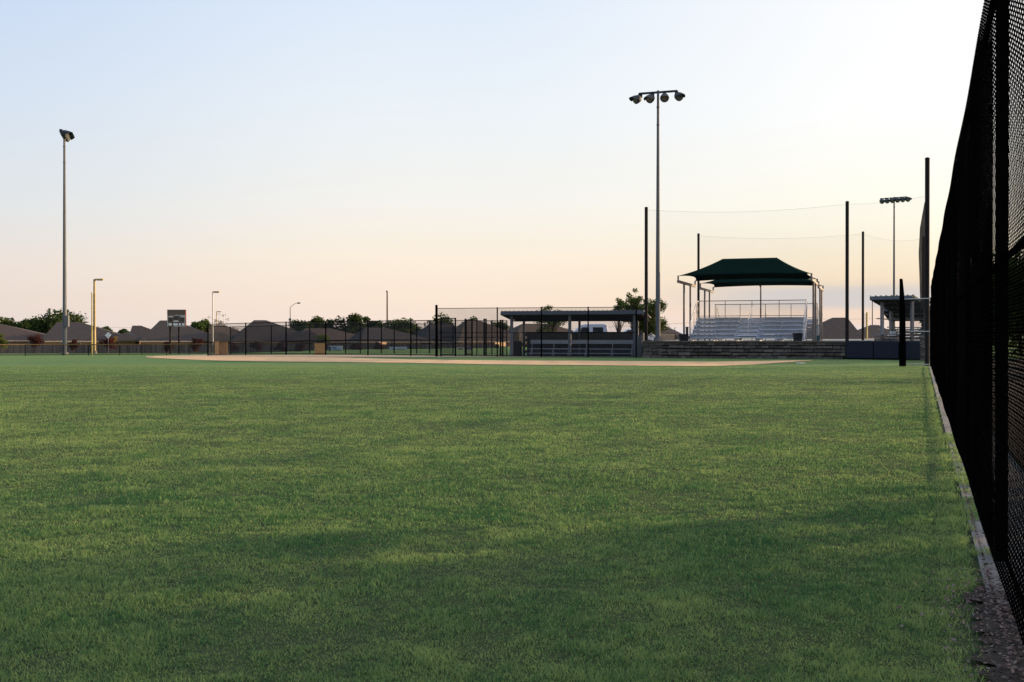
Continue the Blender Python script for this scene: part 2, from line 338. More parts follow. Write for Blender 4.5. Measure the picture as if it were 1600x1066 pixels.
while y_ < 46:
    L_ = 2.4; a0, a1, b1, b0 = fp(y_, -.125), fp(y_ + L_, -.125), fp(y_ + L_, .5), fp(y_, .5)
    V = [(*q[:2], -.15) for q in (a0, b0, b1, a1)] + [(*q[:2], .018) for q in (a0, b0, b1, a1)]
    k.add(V, [(3, 2, 1, 0), (4, 5, 6, 7), (0, 1, 5, 4), (1, 2, 6, 5), (2, 3, 7, 6), (3, 0, 4, 7)]); y_ += L_ + .015
struct(k.build('kerb', 'conc'))
strip('mulch_bed', 'mulch', 1.5, 5.4, -.19, .6, .02, 70, .07)
strip('planting_bed', 'mulch', 4, 62, .5, 9, .03, 60)
# grass blades
def blades():
    rs = np.random.RandomState(11); n = 1600000; nm = 1200000
    a0, a1, p = 2.9, 46.0, .4
    u = rs.rand(n); y = (a0 ** p + u * (a1 ** p - a0 ** p)) ** (1 / p)
    x = (rs.rand(n) - .5) * 1.16 * y * 1.04 + (rs.rand(n) - .5) * .6
    sgn = np.where(rs.rand(n) < .75, -1, 1); x = np.where(np.arange(n) < nm, x, sgn * (.6 * y + .25 + rs.rand(n) * 3.0))   # margins beside the view
    fx = .3996 * y + .48; off = (x - fx) * fd.y
    edge = -.10 - .08 * rs.rand(n) ** 2 - np.where(y < 5.4, .05 + .16 * rs.rand(n) ** .5, 0)
    keep = (off < edge)
    over = (vnoise(y * 1.0, y * 0 + 3, .9) + vnoise(x, y, .16) * 1.1 + .9 * np.exp(-((y - 10.5) / 3.6) ** 2) > .42) & (y > 5.9); keep |= over & (off > -.3) & (off < .05)
    thin = (off > -.17) & (off < .1) & (rs.rand(n) < np.where(over, .25, .93)); keep &= ~thin
    cl = vnoise(x, y, .30) * .9 + vnoise(x + 7, y, .09) * 1.1 + vnoise(x - 9, y * 1.3, 1.4) * .7
    keep &= (cl > -.75) | (rs.rand(n) < .6)
    x, y, cl, off = x[keep], y[keep], cl[keep], off[keep]; n = len(x)
    h = (.017 + .018 * rs.rand(n)) * np.maximum(.55, 1 + .9 * cl) * np.where(np.abs(off + .10) < .14, 1.7, 1.0); h = np.clip(h, .008, .07)
    wd = .0018 * (y / 4) ** .62 * (.7 + .6 * rs.rand(n))
    h = h * (1 - .35 * sst((y - 12) / 30))
    th_ = rs.rand(n) * 2 * PI; ph = rs.rand(n) * 2 * PI; ln = h * (.4 + .9 * rs.rand(n))
    cx, sx = np.cos(th_), np.sin(th_); lx, ly = np.cos(ph) * ln, np.sin(ph) * ln
    z0 = G(x, y) - .004; z0 = np.where((off > -.16) & (off < .5) & (y > 5), np.maximum(z0, .012), z0)
    V = np.zeros((n, 5, 3))
    V[:, 0] = np.stack([x - cx * wd, y - sx * wd, z0], -1); V[:, 1] = np.stack([x + cx * wd, y + sx * wd, z0], -1)
    V[:, 2] = np.stack([x + cx * wd * .8 + lx * .35, y + sx * wd * .8 + ly * .35, z0 + h * .6], -1)
    V[:, 3] = np.stack([x - cx * wd * .8 + lx * .35, y - sx * wd * .8 + ly * .35, z0 + h * .6], -1)
    V[:, 4] = np.stack([x + lx, y + ly, z0 + h * (1 - .3 * np.minimum(1.2, ln / h))], -1)
    I = (np.arange(n) * 5)[:, None]
    F3 = np.concatenate([I + [[0, 1, 2]], I + [[0, 2, 3]], I + [[3, 2, 4]]], 0)
    t = .34 + .85 * (rs.rand(n) - .5) + vnoise(x + 3, y, .06) * .5 + vnoise(x, y + 5, .3) * .35 + vnoise(x * .3, y * 1.4, .9) * .16 + vnoise(x * .12, y, 1.6) * .36 + vnoise(x * .25, y, 6.5) * .35
    dead = rs.rand(n) < .07; t = np.where(dead, 1.5, t); t += np.where(np.abs(off + .15) < .2, .25, 0)
    o = fastmesh('grass', V.reshape(-1, 3), F3, 'grass', np.repeat(t, 5))
    o['kind'] = 'stuff'; o['label'] = 'short mown green grass covering the outfield'
blades()
def litter():
    rs = random.Random(3); b = MB()
    for i in range(9500):
        if i < 8600: y_ = rs.uniform(2.2, 5.3) if i % 4 else rs.gauss(5.25, .3); off = rs.gauss(.10, .18)
        elif i < 9100: y_ = rs.uniform(5.2, 24); off = rs.gauss(-.08, .05)
        else: y_ = rs.uniform(4, 9); off = -rs.uniform(.2, 4.0) if rs.random() < .06 else -.1
        x_, yy, _ = fp(y_, off); r = rs.uniform(.004, .017); t = rs.uniform(0, 2 * PI); z_ = max(g1(x_, yy), .02) + rs.uniform(.002, .028)
        u = Vector((math.cos(t), math.sin(t), rs.uniform(-.5, .5))) * r; v = Vector((-math.sin(t), math.cos(t), rs.uniform(-.7, .7))) * r * .5; c_ = Vector((x_, yy, z_))
        b.add([c_ - u, c_ + v, c_ + u, c_ - v], [(0, 1, 2), (0, 2, 3)], rs.random())
    o = b.build('leaf_litter', 'litter'); o['kind'] = 'stuff'; o['label'] = 'dry brown leaves and chips lying along the fence foot'
litter()
# ------------------------------------------------------------------ the near chain link fence
def near_fence():
    root = thing('chain_link_fence', fp(20), 'tall black chain link fence running along the right edge of the field', 'fence')
    Hf = 3.59; y0, y1 = -1.0, 46.1; Ltot = (y1 - y0) / fd.y; pitch = .07; nw = int(Ltot / (pitch / 2)); rows = int(Hf / (pitch / 2))
    j = np.arange(nw)[:, None]; r = np.arange(rows + 1)[None, :]
    s = (j + ((r + j) % 2) * 1.0) * (pitch / 2) + 0 * r
    z = .04 + r * (pitch / 2) + 0 * j
    jit = (_rs.rand(nw, rows + 1) - .5) * .004
    s = s + jit; yy = y0 + s * fd.y
    off = .05 + np.sin(yy * 1.1) * .006 + (((r + j) % 2) - .5) * .004 - .03 * np.sin(PI * np.clip(z / Hf, 0, 1)) * np.abs(np.sin((yy - 6.1) * PI / 3))
    off = -off
    X = .3996 * yy + .48 + fn.x * off; Y = yy + fn.y * off
    P = np.stack([X, Y, z + jit * .5], -1)            # nw, rows+1, 3
    rad = .0021
    A = np.array([[fd.x, fd.y, 0], [fn.x * .9, fn.y * .9, .3], [-fd.x * .5 - fn.x * .8, -fd.y * .5 - fn.y * .8, 0]]); A /= np.linalg.norm(A, axis=1)[:, None]
    ring = P[:, :, None, :] + A[None, None] * rad
    V = ring.reshape(-1, 3); I = np.arange(nw * (rows + 1) * 3).reshape(nw, rows + 1, 3)
    Q = []
    for k_ in range(3):
        k2 = (k_ + 1) % 3; Q.append(np.stack([I[:, :-1, k_], I[:, :-1, k2], I[:, 1:, k2], I[:, 1:, k_]], -1).reshape(-1, 4))
    g = np.array(ORG[root.name]); o = fastmesh('wire_mesh', V - g, np.concatenate(Q), 'black'); o.parent = root
    yp = 6.1 - 6
    while yp < 46.5:
        MB().tube(fp(yp, .0, -.2), fp(yp, .0, Hf + .05), .036, n=14).build('post', 'black', root, True); yp += 3.0
    for nm, z_, r_ in (('top_rail', Hf, .024), ('middle_rail', Hf / 2, .019), ('bottom_rail', .1, .012)):
        MB().tube(fp(y0, .0, z_), fp(46.1, .0, z_), r_, n=10).build(nm, 'black', root, True)
near_fence()
# end panel of the near fence, turning towards the field
def panel_fence(name, pts, ht, posts, rails, label, cat='fence', group=None, pr=.04, rr=.022, meshm='mesh', base=None, cap=None, postm='black', railm='black', hts=None):
    """pts: polyline of (x, y); posts: list of t in 0..len-1"""
    def P(t):
        i = min(int(t), len(pts) - 2); f_ = t - i; return (pts[i][0] + (pts[i + 1][0] - pts[i][0]) * f_, pts[i][1] + (pts[i + 1][1] - pts[i][1]) * f_)
    gz = lambda x_, y_: g1(x_, y_) if base is None else base
    x0, y0 = P(posts[0]); root = thing(name, (x0, y0, gz(x0, y0)), label, cat, group)
    ps = [P(t) for t in posts]
    for i, (x_, y_) in enumerate(ps):
        hh = ht if hts is None else hts[i]
        MB().tube((x_, y_, gz(x_, y_) - .1), (x_, y_, gz(x_, y_) + hh + .04), pr, n=10).build('post', postm, root, True)
    for rh in rails:
        b = MB()
        for (x_, y_), (u_, v_) in zip(ps[:-1], ps[1:]): b.tube((x_, y_, gz(x_, y_) + rh), (u_, v_, gz(u_, v_) + rh), rr, n=8)
        b.build('rail', railm, root, True)
    b = MB()
    for (x_, y_), (u_, v_) in zip(ps[:-1], ps[1:]): b.add([(x_, y_ - .03, gz(x_, y_) + .03), (u_, v_ - .03, gz(u_, v_) + .03), (u_, v_ - .03, gz(u_, v_) + ht), (x_, y_ - .03, gz(x_, y_) + ht)], [(0, 1, 2, 3)])
    b.build('wire_mesh', meshm, root)
    if cap:
        b = MB()
        for (x_, y_), (u_, v_) in zip(ps[:-1], ps[1:]): b.tube((x_, y_, gz(x_, y_) + ht), (u_, v_, gz(u_, v_) + ht), .045, n=10)
        b.build('cap', cap, root, True)
    return root
def pxpts(l): return [(at(p, y), y) for p, y in l]
panel_fence('end_fence', pxpts([(1407.5, 46.9), (1455, 45.6)]), 3.05, [0, 1], [3.05, 1.58, .1], 'short black mesh panel closing the end of the tall right fence', 'fence panel', pr=.05, railm='whitepole')
r = thing('gate_post', (at(1407.5, 46.7), 46.7, 0), 'thick black post wrapped in netting beside the fence end', 'post')
MB().tube((at(1407.5, 46.6), 46.6, -.1), (at(1407.5, 46.6), 46.6, 3.98), .075, .06, 12).build('shaft', 'black', r, True)
b = MB(); x_ = at(1409, 46.6)
b.add([(x_, 46.5, 0), (x_ + .16, 46.5, 0), (x_ + .13, 46.5, 2.2), (x_ + .07, 46.5, 3.3), (x_, 46.5, 3.95), (x_, 46.56, 0), (x_ + .16, 46.56, 0), (x_ + .13, 46.56, 2.2), (x_ + .07, 46.56, 3.3), (x_, 46.56, 3.95)], [(0, 1, 2, 3, 4), (9, 8, 7, 6, 5), (0, 5, 6, 1), (1, 6, 7, 2), (2, 7, 8, 3), (3, 8, 9, 4)]); b.build('netting', 'black', r)
# ------------------------------------------------------------------ far fences on the left
panel_fence('outfield_fence', pxpts([(-60, 92), (60, 97), (230, 101), (330, 103)]), 1.06, [0, .45, .82, 1.22, 1.45, 1.74, 1.95, 2.3, 2.65, 3],
            [.1], 'low black outfield fence with a yellow and black top cap', cap='capy', rr=.02, pr=.035)
bull = [(325, 79.5), (384, 77.8), (447, 76), (509, 74.3), (575, 72.7), (642, 70.7), (683, 69.4)]
panel_fence('bullpen_fence', pxpts(bull), 2.45, list(range(7)), [2.45, 1.05, .1], 'tall black chain link fence along the dirt, left of the thick post', group='tall chain link fences left of the dugout', pr=.05, rr=.025)
bull2 = [(325, 80), (360, 86), (424, 85), (484, 84), (540, 83), (563, 82.5), (596, 82), (616, 81.7), (651, 81), (671, 80.8), (708, 80.2)]
panel_fence('bullpen_fence', pxpts(bull2), 2.35, list(range(11)), [2.35, 1.0], 'second tall black chain link fence standing behind the first along the dirt', group='tall chain link fences left of the dugout', pr=.045, rr=.022)
panel_fence('dugout_fence', pxpts([(682, 68.8), (777, 67.8), (846, 67.2), (919, 66.5), (994, 65.8)]), 3.24, [0, 1, 2, 3, 4], [3.24, 1.6, .1], 'tall black chain link fence standing in front of the dugout', pr=.045, rr=.02, hts=[3.36, 3.25, 3.25, 3.25, 3.25])
MBp = MB(); 
r = thing('corner_post', (at(682, 68.7), 68.7, 0), 'thick black post at the left end of the dugout fence', 'post'); MB().tube((at(682, 68.7), 68.7, -.1), (at(682, 68.7), 68.7, 3.42), .085, n=12).build('shaft', 'black', r, True); MB().lathe((at(682, 68.7), 68.7, 3.42), (0, 0, 1), [(0, .095), (.04, .08), (.06, .02)]).build('cap', 'black', r)
def gate(pl, pr_, y, ht, label, m='black'):
    X0, X1 = at(pl, y), at(pr_, y); r = thing('fence_gate', (X0, y, 0), label, 'gate', 'chain link gates by the dugout')
    for X in (X0, X1): MB().tube((X, y, 0), (X, y, ht), .055).build('post', m, r, True)
    for z in (.12, ht * .5, ht - .05): MB().tube((X0, y, z), (X1, y, z), .025, n=8).build('rail', m, r, True)
    b = MB(); MB().add([(X0, y - .02, .1), (X1, y - .02, .1), (X1, y - .02, ht), (X0, y - .02, ht)], [(0, 1, 2, 3)]).build('wire_mesh', 'mesh', r)
gate(689, 711.5, 69.3, 2.62, 'wide black gate directly right of the thick corner post')
gate(727, 737.5, 70.6, 2.55, 'narrow black gate in the middle of the run of gates')
gate(756.5, 759.5, 71.5, 2.6, 'very narrow double post section between the black gates')
gate(782, 785.5, 70.2, 2.5, 'slim black gate right beside the left end of the dugout')
panel_fence('back_fence', pxpts([(712, 72.5), (745, 74), (792, 74.5)]), 2.5, [0, .5, 1, 1.5, 2], [2.5, 1.3], 'short black chain link run behind the gates beside the dugout', pr=.04)
panel_fence('parking_fence', [(1.8, 76), (9.3, 74.4), (14, 88)], 1.15, [0, .25, .5, .75, 1, 1.5, 2], [1.15, .6], 'black chain link fence between the dugout and the parked pickup', base=.45, pr=.03, rr=.018)
panel_fence('outfield_fence', pxpts([(334, 103), (560, 106), (690, 107)]), 1.06, [0, .25, .5, .75, 1, 1.4, 1.75, 2], [1.06, .1], 'low black outfield fence behind the banners, without a yellow cap', rr=.025, pr=.035)
# plywood panels and banners
def flat_panel(name, p0, p1, y, r0, r1, m, label, cat, yaw=.22, group=None, marks=None):
    X0, X1 = at(p0, y), at(p1, y); cx = (X0 + X1) / 2; W_ = X1 - X0; z0, z1 = hz(r1, y), hz(r0, y); r = thing(name, (cx, y, z0), label, cat, group)
    MB().box((cx, y, (z0 + z1) / 2), (W_, .04, z1 - z0), yaw).build('sheet' if m == 'ply' else 'banner_sheet', m, r)
    if m == 'ply':
        b = MB(); n_ = (math.sin(yaw), -math.cos(yaw))
        for s_ in (-.42, 0, .42): b.box((cx + math.cos(yaw) * W_ * s_ - n_[0] * .06, y + math.sin(yaw) * W_ * s_ - n_[1] * .06, (z0 + z1) / 2), (.09, .06, z1 - z0 - .05), yaw)
        b.build('batten', 'wood', r)
    if marks:
        for (mx_, mz_, mw, mh, mm) in marks:
            MB().box((cx + math.cos(yaw) * W_ * mx_ + math.sin(yaw) * .03, y + math.sin(yaw) * W_ * mx_ - math.cos(yaw) * .03, z0 + (z1 - z0) * mz_), (W_ * mw, .01, (z1 - z0) * mh), yaw).build('print', mm, r)
    return r
flat_panel('plywood_board', 336, 355, 79, 533.5, 554, 'ply', 'brown plywood board leaning on the fence right of the scoreboard', 'board', .05)
flat_panel('plywood_board', 491.5, 507.5, 76, 536.5, 554.5, 'ply', 'sunlit orange plywood board fixed between fence posts', 'board', .35)
flat_panel('banner', 514, 535.5, 104, 540.5, 551.5, 'banner', 'white sponsor banner with a dark emblem and blue lettering, left of the other banners', 'banner', .05, 'sponsor banners on the outfield fence',
           [(-.42, .55, .10, .7, 'black'), (-.1, .7, .3, .16, 'bluep'), (.1, .42, .5, .10, 'bluep'), (.0, .2, .66, .08, 'bluep')])
flat_panel('banner', 608.5, 636, 105, 542, 553.5, 'banner', 'wide white sponsor banner with a blue emblem, second from the left', 'banner', .05, 'sponsor banners on the outfield fence',
           [(-.26, .5, .12, .6, 'bluep'), (.15, .55, .4, .22, 'digit'), (.15, .25, .45, .08, 'digit')])
flat_panel('banner', 714, 725, 105, 542.5, 551.5, 'bannertan', 'small tan and grey banner seen between gate posts', 'banner', .05, 'sponsor banners on the outfield fence', [(.0, .6, .6, .18, 'digit'), (0, .3, .6, .1, 'white')])
flat_panel('banner', 727.5, 737, 105, 543, 551.5, 'bannerblue', 'small blue banner seen between gate posts', 'banner', .05, 'sponsor banners on the outfield fence', [(0, .55, .6, .16, 'banner')])
# wooden privacy fence beyond the outfield
def board_fence(p0, p1, y0, y1, ztop, label, base=-.55, m='board'):
    X0, X1 = at(p0, y0), at(p1, y1); r = thing('wooden_fence', (X0, y0, base), label, 'fence'); L_ = math.hypot(X1 - X0, y1 - y0); n = int(L_ / .15); yaw = math.atan2(y1 - y0, X1 - X0); b = MB(); rs = random.Random(8)
    for i in range(n):
        t = (i + .5) / n; hh = ztop - base + rs.uniform(-.02, .02); b.box((X0 + (X1 - X0) * t, y0 + (y1 - y0) * t + rs.uniform(-.008, .008), base + hh / 2), (.142, .022, hh), yaw, rs.random())
    b.build('boards', m, r)
    b = MB(); b.beam((X0, y0 + .06, ztop - .3), (X1, y1 + .06, ztop - .3), .05, .09); b.beam((X0, y0 + .06, base + .3), (X1, y1 + .06, base + .3), .05, .09); b.build('rail', m, r)
M['board'] = mat('fence_boards', (.10, .085, .08), .9, var=.3, scale=5, stretch=(6, 6, .4), attr='tint')
board_fence(-90, 780, 112, 119, .46, 'long weathered brown wooden privacy fence before the houses')
board_fence(1005, 1130, 112, 112, 1.48, 'brown wooden privacy fence behind the terrace left of the bleachers', base=.2)
board_fence(1270, 1460, 128, 128, .95, 'wooden privacy fence low behind the blue pads', base=-.2)
# ------------------------------------------------------------------ houses
def house(px0, px1, rp0, rp1, peak, eave, y, depth, label, roof='shingle', wall='brick', yaw=.30, win=(), extra=None, lit=None):
    k = .9; X0, X1 = at(px0, y), at(px1, y); cx, W_ = (X0 + X1) / 2, X1 - X0; ze, zp = hz(eave, y), hz(peak, y + depth / 2); base = -.6
    cyy = y + depth / 2; r0x, r1x = at(rp0, cyy) - cx, at(rp1, cyy) - cx
    root = thing('brick_house', (cx, cyy, base), label, 'house', 'single storey houses beyond the outfield')
    ca, sa = math.cos(yaw), math.sin(yaw); T = lambda u, v, z: (cx + u * ca - v * sa, cyy + u * sa + v * ca, z)
    ov = .45; a_, d_ = W_ / 2, depth / 2
    wb = MB(); P = [T(-a_ + ov, -d_ + ov, base), T(a_ - ov, -d_ + ov, base), T(a_ - ov, d_ - ov, base), T(-a_ + ov, d_ - ov, base)]; Q = [(p[0], p[1], ze - .02) for p in P]
    wb.add(P + Q, [(0, 1, 5, 4), (1, 2, 6, 5), (2, 3, 7, 6), (3, 0, 4, 7), (4, 5, 6, 7)]); wb.build('wall', wall, root)
    rb = MB(); E = [T(-a_, -d_, ze), T(a_, -d_, ze), T(a_, d_, ze), T(-a_, d_, ze)]; E2 = [(p[0], p[1], p[2] - .18) for p in E]; R0, R1 = T(r0x, 0, zp), T(r1x, 0, zp)
    rb.add(E + [R0, R1], [(0, 1, 5, 4), (1, 2, 5), (2, 3, 4, 5), (3, 0, 4), (3, 2, 1, 0)]); ro = rb.build('roof', roof, root)
    if extra:
        for (u0, u1, ph, fw) in extra:   # front gable hips: local u range, peak height, forward
            eb = MB(); um = (u0 + u1) / 2
            pts = [T(u0, -d_ - fw, ze + .003), T(u1, -d_ - fw, ze + .003), T(u1, 0, ze + .003), T(u0, 0, ze + .003), T(um, -d_ - fw + (u1 - u0) * .42, ze + ph), T(um, 0, ze + ph)]
            eb.add(pts, [(0, 1, 4), (1, 2, 5, 4), (2, 3, 5), (3, 0, 4, 5), (3, 2, 1, 0)]); eb.build('front_hip', roof, root)
    fb = MB(); off = .004
    for i in range(4):
        p, q = E[i], E[(i + 1) % 4]; fb.beam((p[0], p[1], ze - .10), (q[0], q[1], ze - .10), .05, .17)
    fb.build('fascia', 'warmtrim', root)  # low sun on the eaves put into the warm trim colour
    for (u, wd_, zz, hh) in win:
        f_ = MB().box(T(u * W_, -d_ + ov - .03, zz), (wd_, .06, hh), yaw).build('window', 'trim', root)
        MB().box(T(u * W_, -d_ + ov - .065, zz), (wd_ - .14, .02, hh - .14), yaw).build('pane', 'glass', f_)
    hv = MB(); hv.tube(T(r0x + (r1x - r0x) * .7, depth * .1, zp - depth * .08), T(r0x + (r1x - r0x) * .7, depth * .1, zp + .03), .05); hv.build('vent_pipe', 'soffit', root)
    return root
house(-75, 72, -40, 2, 506, 531.5, 138, 13, 'brown roofed house at the far left behind the bushy trees', 'shingle2', win=((.2, 1.6, .2, 1.1), (-.1, 1.2, .2, 1.1)))
house(42, 186, 94, 127, 503.5, 532.5, 134, 14, 'dark hip roofed house directly behind the leftmost light pole', 'shingle', win=((-.2, 2.6, .1, .9), (.25, 1.2, .2, 1)), extra=((1.5, 7.2, 1.1, 1.2),))
house(183, 262, 209, 222, 509, 533, 152, 11, 'small dark roofed house just left of the scoreboard', 'shingle')
house(196, 330, 252, 273, 501, 532.5, 136, 14, 'dark hip roofed house directly behind the scoreboard', 'shingle', win=((.25, 1.5, .15, 1),), extra=((1.0, 7.5, 1.35, 1.0),))
house(300, 392, 335, 352, 508.5, 532, 156, 12, 'brown roofed house behind the white lamp post', 'shingle2')
house(336, 484, 398, 416, 500.5, 533.5, 134, 15, 'steep dark hip roofed house right of the white lamp post', 'shingle', win=((.3, 1.4, .1, 1),), extra=((1.2, 6.6, 1.5, .8),))
house(436, 580, 478, 515, 513, 533.5, 144, 14, 'low brown roofed house behind the curved arm street lamp', 'shingle2', win=((-.2, 1.6, .1, 1),))
house(540, 662, 570, 602, 512, 533.5, 133, 13, 'low dark roofed house in front of the bare utility pole', 'shingle', win=((.36, 1.5, .18, .85),))
house(640, 745, 672, 700, 505, 533.5, 138, 13, 'dark hip roofed house behind the thick corner post', 'shingle', win=((-.2, 1.3, .1, .9),))
house(690, 812, 728, 748, 500.5, 533, 136, 14, 'steep brown roofed house behind the black gates', 'shingle2', win=((.33, 1.7, .1, .9),))
house(775, 930, 815, 860, 506, 532, 142, 14, 'dark roofed house seen through the dugout', 'shingle2', win=((.1, 1.3, .1, .9),))
house(985, 1084, 1012, 1040, 509.5, 527, 150, 13, 'dark roofed house between the leafy tree and the bleachers', 'shingle2', yaw=-.1)
house(1258, 1374, 1300, 1322, 496.5, 530, 120, 15, 'large brown hip roofed house right of the green canopy', 'shingle2', yaw=-.25, wall='brickp')
house(1338, 1425, 1360, 1372, 508, 528, 142, 12, 'small brown roofed house behind the right dugout', 'shingle2', yaw=-.2, wall='brickp')
# ------------------------------------------------------------------ trees
def tree(px, y, top, cw, label, m='leafd', name='broadleaf_tree', low=None, base=-.5, n=1100, leaf=.22, lobes=9, seed=1, group='trees beyond the outfield', x=None, topz=None, trunk_r=.14, aspect=.8, lr=1.0):
    rs = random.Random(seed * 77 + 5); X = at(px, y) if x is None else x; tz = hz(top, y) if topz is None else topz
    Hh = tz - base; root = thing(name, (X, y, base), label, 'tree', group); lo = base + Hh * .28 if low is None else low
    cz = (tz + lo) / 2; rz = (tz - lo) / 2; tb = MB()
    tops = []
    for i in range(lobes):
        a_ = rs.uniform(0, 2 * PI); rr = cw / 2 * math.sqrt(rs.random()) * .72; dz = rs.uniform(-.75, .72) * rz * (1 - .35 * rr / (cw / 2))
        tops.append((X + math.cos(a_) * rr, y + math.sin(a_) * rr * aspect, cz + dz, cw * rs.uniform(.15, .27) * lr * (1.1 if rr < cw * .2 else .85)))
    tops.append((X + rs.uniform(-.1, .1) * cw, y, tz - cw * .2 * lr, cw * .18 * lr)); tops.append((X, y, cz, cw * .27 * lr))
    fork = base + Hh * rs.uniform(.22, .32); tb.tube((X, y, base - .1), (X + .04 * cw * rs.uniform(-1, 1), y, fork), trunk_r, trunk_r * .75)
    for t_ in tops: 
        mid = (X + (t_[0] - X) * .45, y + (t_[1] - y) * .45, fork + (t_[2] - fork) * .5)
        tb.tube((X, y, fork - .1), mid, trunk_r * .5, trunk_r * .3, 6); tb.tube(mid, t_[:3], trunk_r * .3, trunk_r * .08, 5)
    tb.build('trunk', 'bark', root)
    cb = MB(); tot = sum(t[3] ** 2 for t in tops)
    for t_ in tops:
        k_ = int(n * t_[3] ** 2 / tot); tn = rs.random()
        for _ in range(k_):
            d = Vector((rs.gauss(0, 1), rs.gauss(0, 1), rs.gauss(0, 1))).normalized(); rad = t_[3] * (rs.random() ** .38) * rs.uniform(.75, 1.22)
            p = Vector(t_[:3]) + Vector((d.x, d.y, d.z * .85)) * rad
            u = Vector((rs.gauss(0, 1), rs.gauss(0, 1), rs.gauss(0, .6))).normalized(); v = u.cross(Vector((rs.gauss(0, 1), rs.gauss(0, 1), rs.gauss(0, 1)))).normalized(); s_ = leaf * rs.uniform(.55, 1.25)
            cb.add([p - u * s_, p - v * s_ * .5, p + u * s_, p + v * s_ * .5], [(0, 1, 2, 3)], min(1, max(0, tn * .6 + rs.random() * .4)))
    cb.build('crown', m, root); return root
T = [(-12, 150, 503, 4.4, 'leafd', 'dark green tree cut off by the left edge of the photo'), (16, 156, 499, 4.6, 'leafd', 'dark rounded tree at the far left above the brown roof'),
     (42, 156, 502, 2.8, 'leafd', 'small dark tree between two larger trees at the far left'), (60, 152, 501, 3.0, 'leafd', 'small dark tree left of the biggest leftmost crown'),
     (84, 150, 484, 6.6, 'leafd', 'large dark tree just left of the leftmost light pole'), (110, 152, 485, 6.0, 'leafd', 'large dark tree just right of the leftmost light pole'),
     (166, 170, 514, 2.6, 'leafd', 'small dark tree between two house roofs near the yellow poles'), (192, 175, 519, 3, 'leafd', 'low dark tree right of the golden sapling'),
     (305, 165, 506, 3.4, 'leafm', 'green rounded tree right of the scoreboard'), (318, 168, 502, 3.0, 'leafm', 'green tree left of the white lamp post'),
     (472, 160, 503, 4.0, 'leafd', 'dark tree right of the curved arm street lamp'), (494, 162, 498, 4.6, 'leafd', 'tallest dark tree right of the curved arm street lamp'), (517, 158, 502, 3.2, 'leafd', 'dark tree at the right end of a clump past the curved lamp'),
     (551, 158, 492, 5.0, 'leafd', 'tall dark tree standing left of the utility pole'), (571, 162, 498, 3.2, 'leafd', 'smaller dark tree leaning against the tall one left of the utility pole'), (590, 160, 505, 3.2, 'leafd', 'dark tree close to the foot of the utility pole'),
     (622, 156, 501, 5.0, 'leafm', 'green tree right of the utility pole'), (645, 158, 508, 3.0, 'leafm', 'low green tree farther right of the utility pole'),
     (692, 160, 501, 5.2, 'leafd', 'broad dark tree behind the thick corner post'), (742, 158, 500, 4.4, 'leafd', 'dark tree rising behind the black gates'),
     (782, 160, 506, 4.0, 'leafm', 'green tree behind the left end of the dugout')]
for i, (px, y, tp, cw, m_, lb) in enumerate(T): tree(px, y, tp - 5, cw * 1.12, lb, m_, seed=i + 1, n=3400, leaf=.24, low=.2, lobes=13)
tree(503, 128, 521, 2.2, 'small olive tree in front of a brown roof behind the fences', 'leafy', seed=41, n=500, leaf=.14, low=.4, group='saplings before the wooden fence')
for i, (px, y, tp, lb) in enumerate([(324, 190, 492, 'thin bare tree just left of the white lamp post'), (341, 192, 487, 'thin bare tree just right of the white lamp post'), (350, 190, 489, 'thin bare tree farther right of the white lamp post'), (363, 175, 508, 'small thin bare tree above a brown roof'), (152, 180, 508, 'faint bare tree behind the yellow poles')]):
    tree(px, y, tp, 2.4, lb, 'leaft', name='bare_tree', seed=60 + i, n=260, leaf=.12, lobes=8, low=1.5, group='thin bare trees among the roofs', trunk_r=.09)
for i, (px, tp, wd, lb) in enumerate([(4, 521, 1.3, 'leafy green sapling cut by the left edge of the photo'), (58, 522, 1.5, 'dark red sapling left of the leftmost light pole'), (116, 531, 1.1, 'dark red shrub right of the leftmost light pole'), (170, 528, 1.5, 'dark red sapling right of the yellow poles'), (264, 535, 1.1, 'dark red shrub at the left leg of the scoreboard'), (307, 528, 1.3, 'dark red sapling right of the scoreboard'), (362, 535, 1.2, 'dark red shrub right of the brown plywood board'), (402, 535, 1.2, 'dark red shrub under the steep dark roof'), (437, 536, 1.1, 'dark red shrub left of the curved arm street lamp'), (470, 536, 1.2, 'dark red shrub right of the curved arm street lamp'), (556, 537, 1.2, 'dark shrub between the first and second banner'), (592, 537, 1.1, 'dark shrub just left of the second banner')]):
    tree(px, 108.5, tp - 2, wd * 1.35, lb, 'leafy' if i == 0 else 'leafr', name='sapling', seed=90 + i, n=1500, leaf=.085, lobes=7, low=-.25, base=-.5, group='saplings before the wooden fence', trunk_r=.04)
tree(179, 109, 518, .75, 'slim golden leaved sapling beside a round white sign', 'gold', name='sapling', seed=130, n=200, leaf=.07, lobes=4, low=.4, group='saplings before the wooden fence', trunk_r=.035)
tree(862, 92, 474, 3.3, 'green tree rising behind the middle of the dugout roof', 'leafm', seed=150, n=4200, leaf=.09, low=1.0, base=.4, lobes=30, lr=.6, group='trees by the parking lot', trunk_r=.08)
tree(845, 96, 477, 1.9, 'small airy tree left of the tree behind the dugout roof', 'leafm', seed=151, n=900, leaf=.08, low=2.2, base=.4, lobes=8, group='trees by the parking lot', trunk_r=.06)
tree(1012, 74, 463, 4.6, 'broad leafy tree behind the right end of the dugout', 'leafy', seed=153, n=13000, leaf=.082, low=1.3, base=.45, lobes=46, lr=.55, group='trees by the parking lot', trunk_r=.09)
tree(990, 73, 449, 1.9, 'slender pointed tree top left of the tall net post', 'leafy', seed=155, n=2600, leaf=.07, low=2.0, base=.45, lobes=22, lr=.62, group='trees by the parking lot', trunk_r=.06)
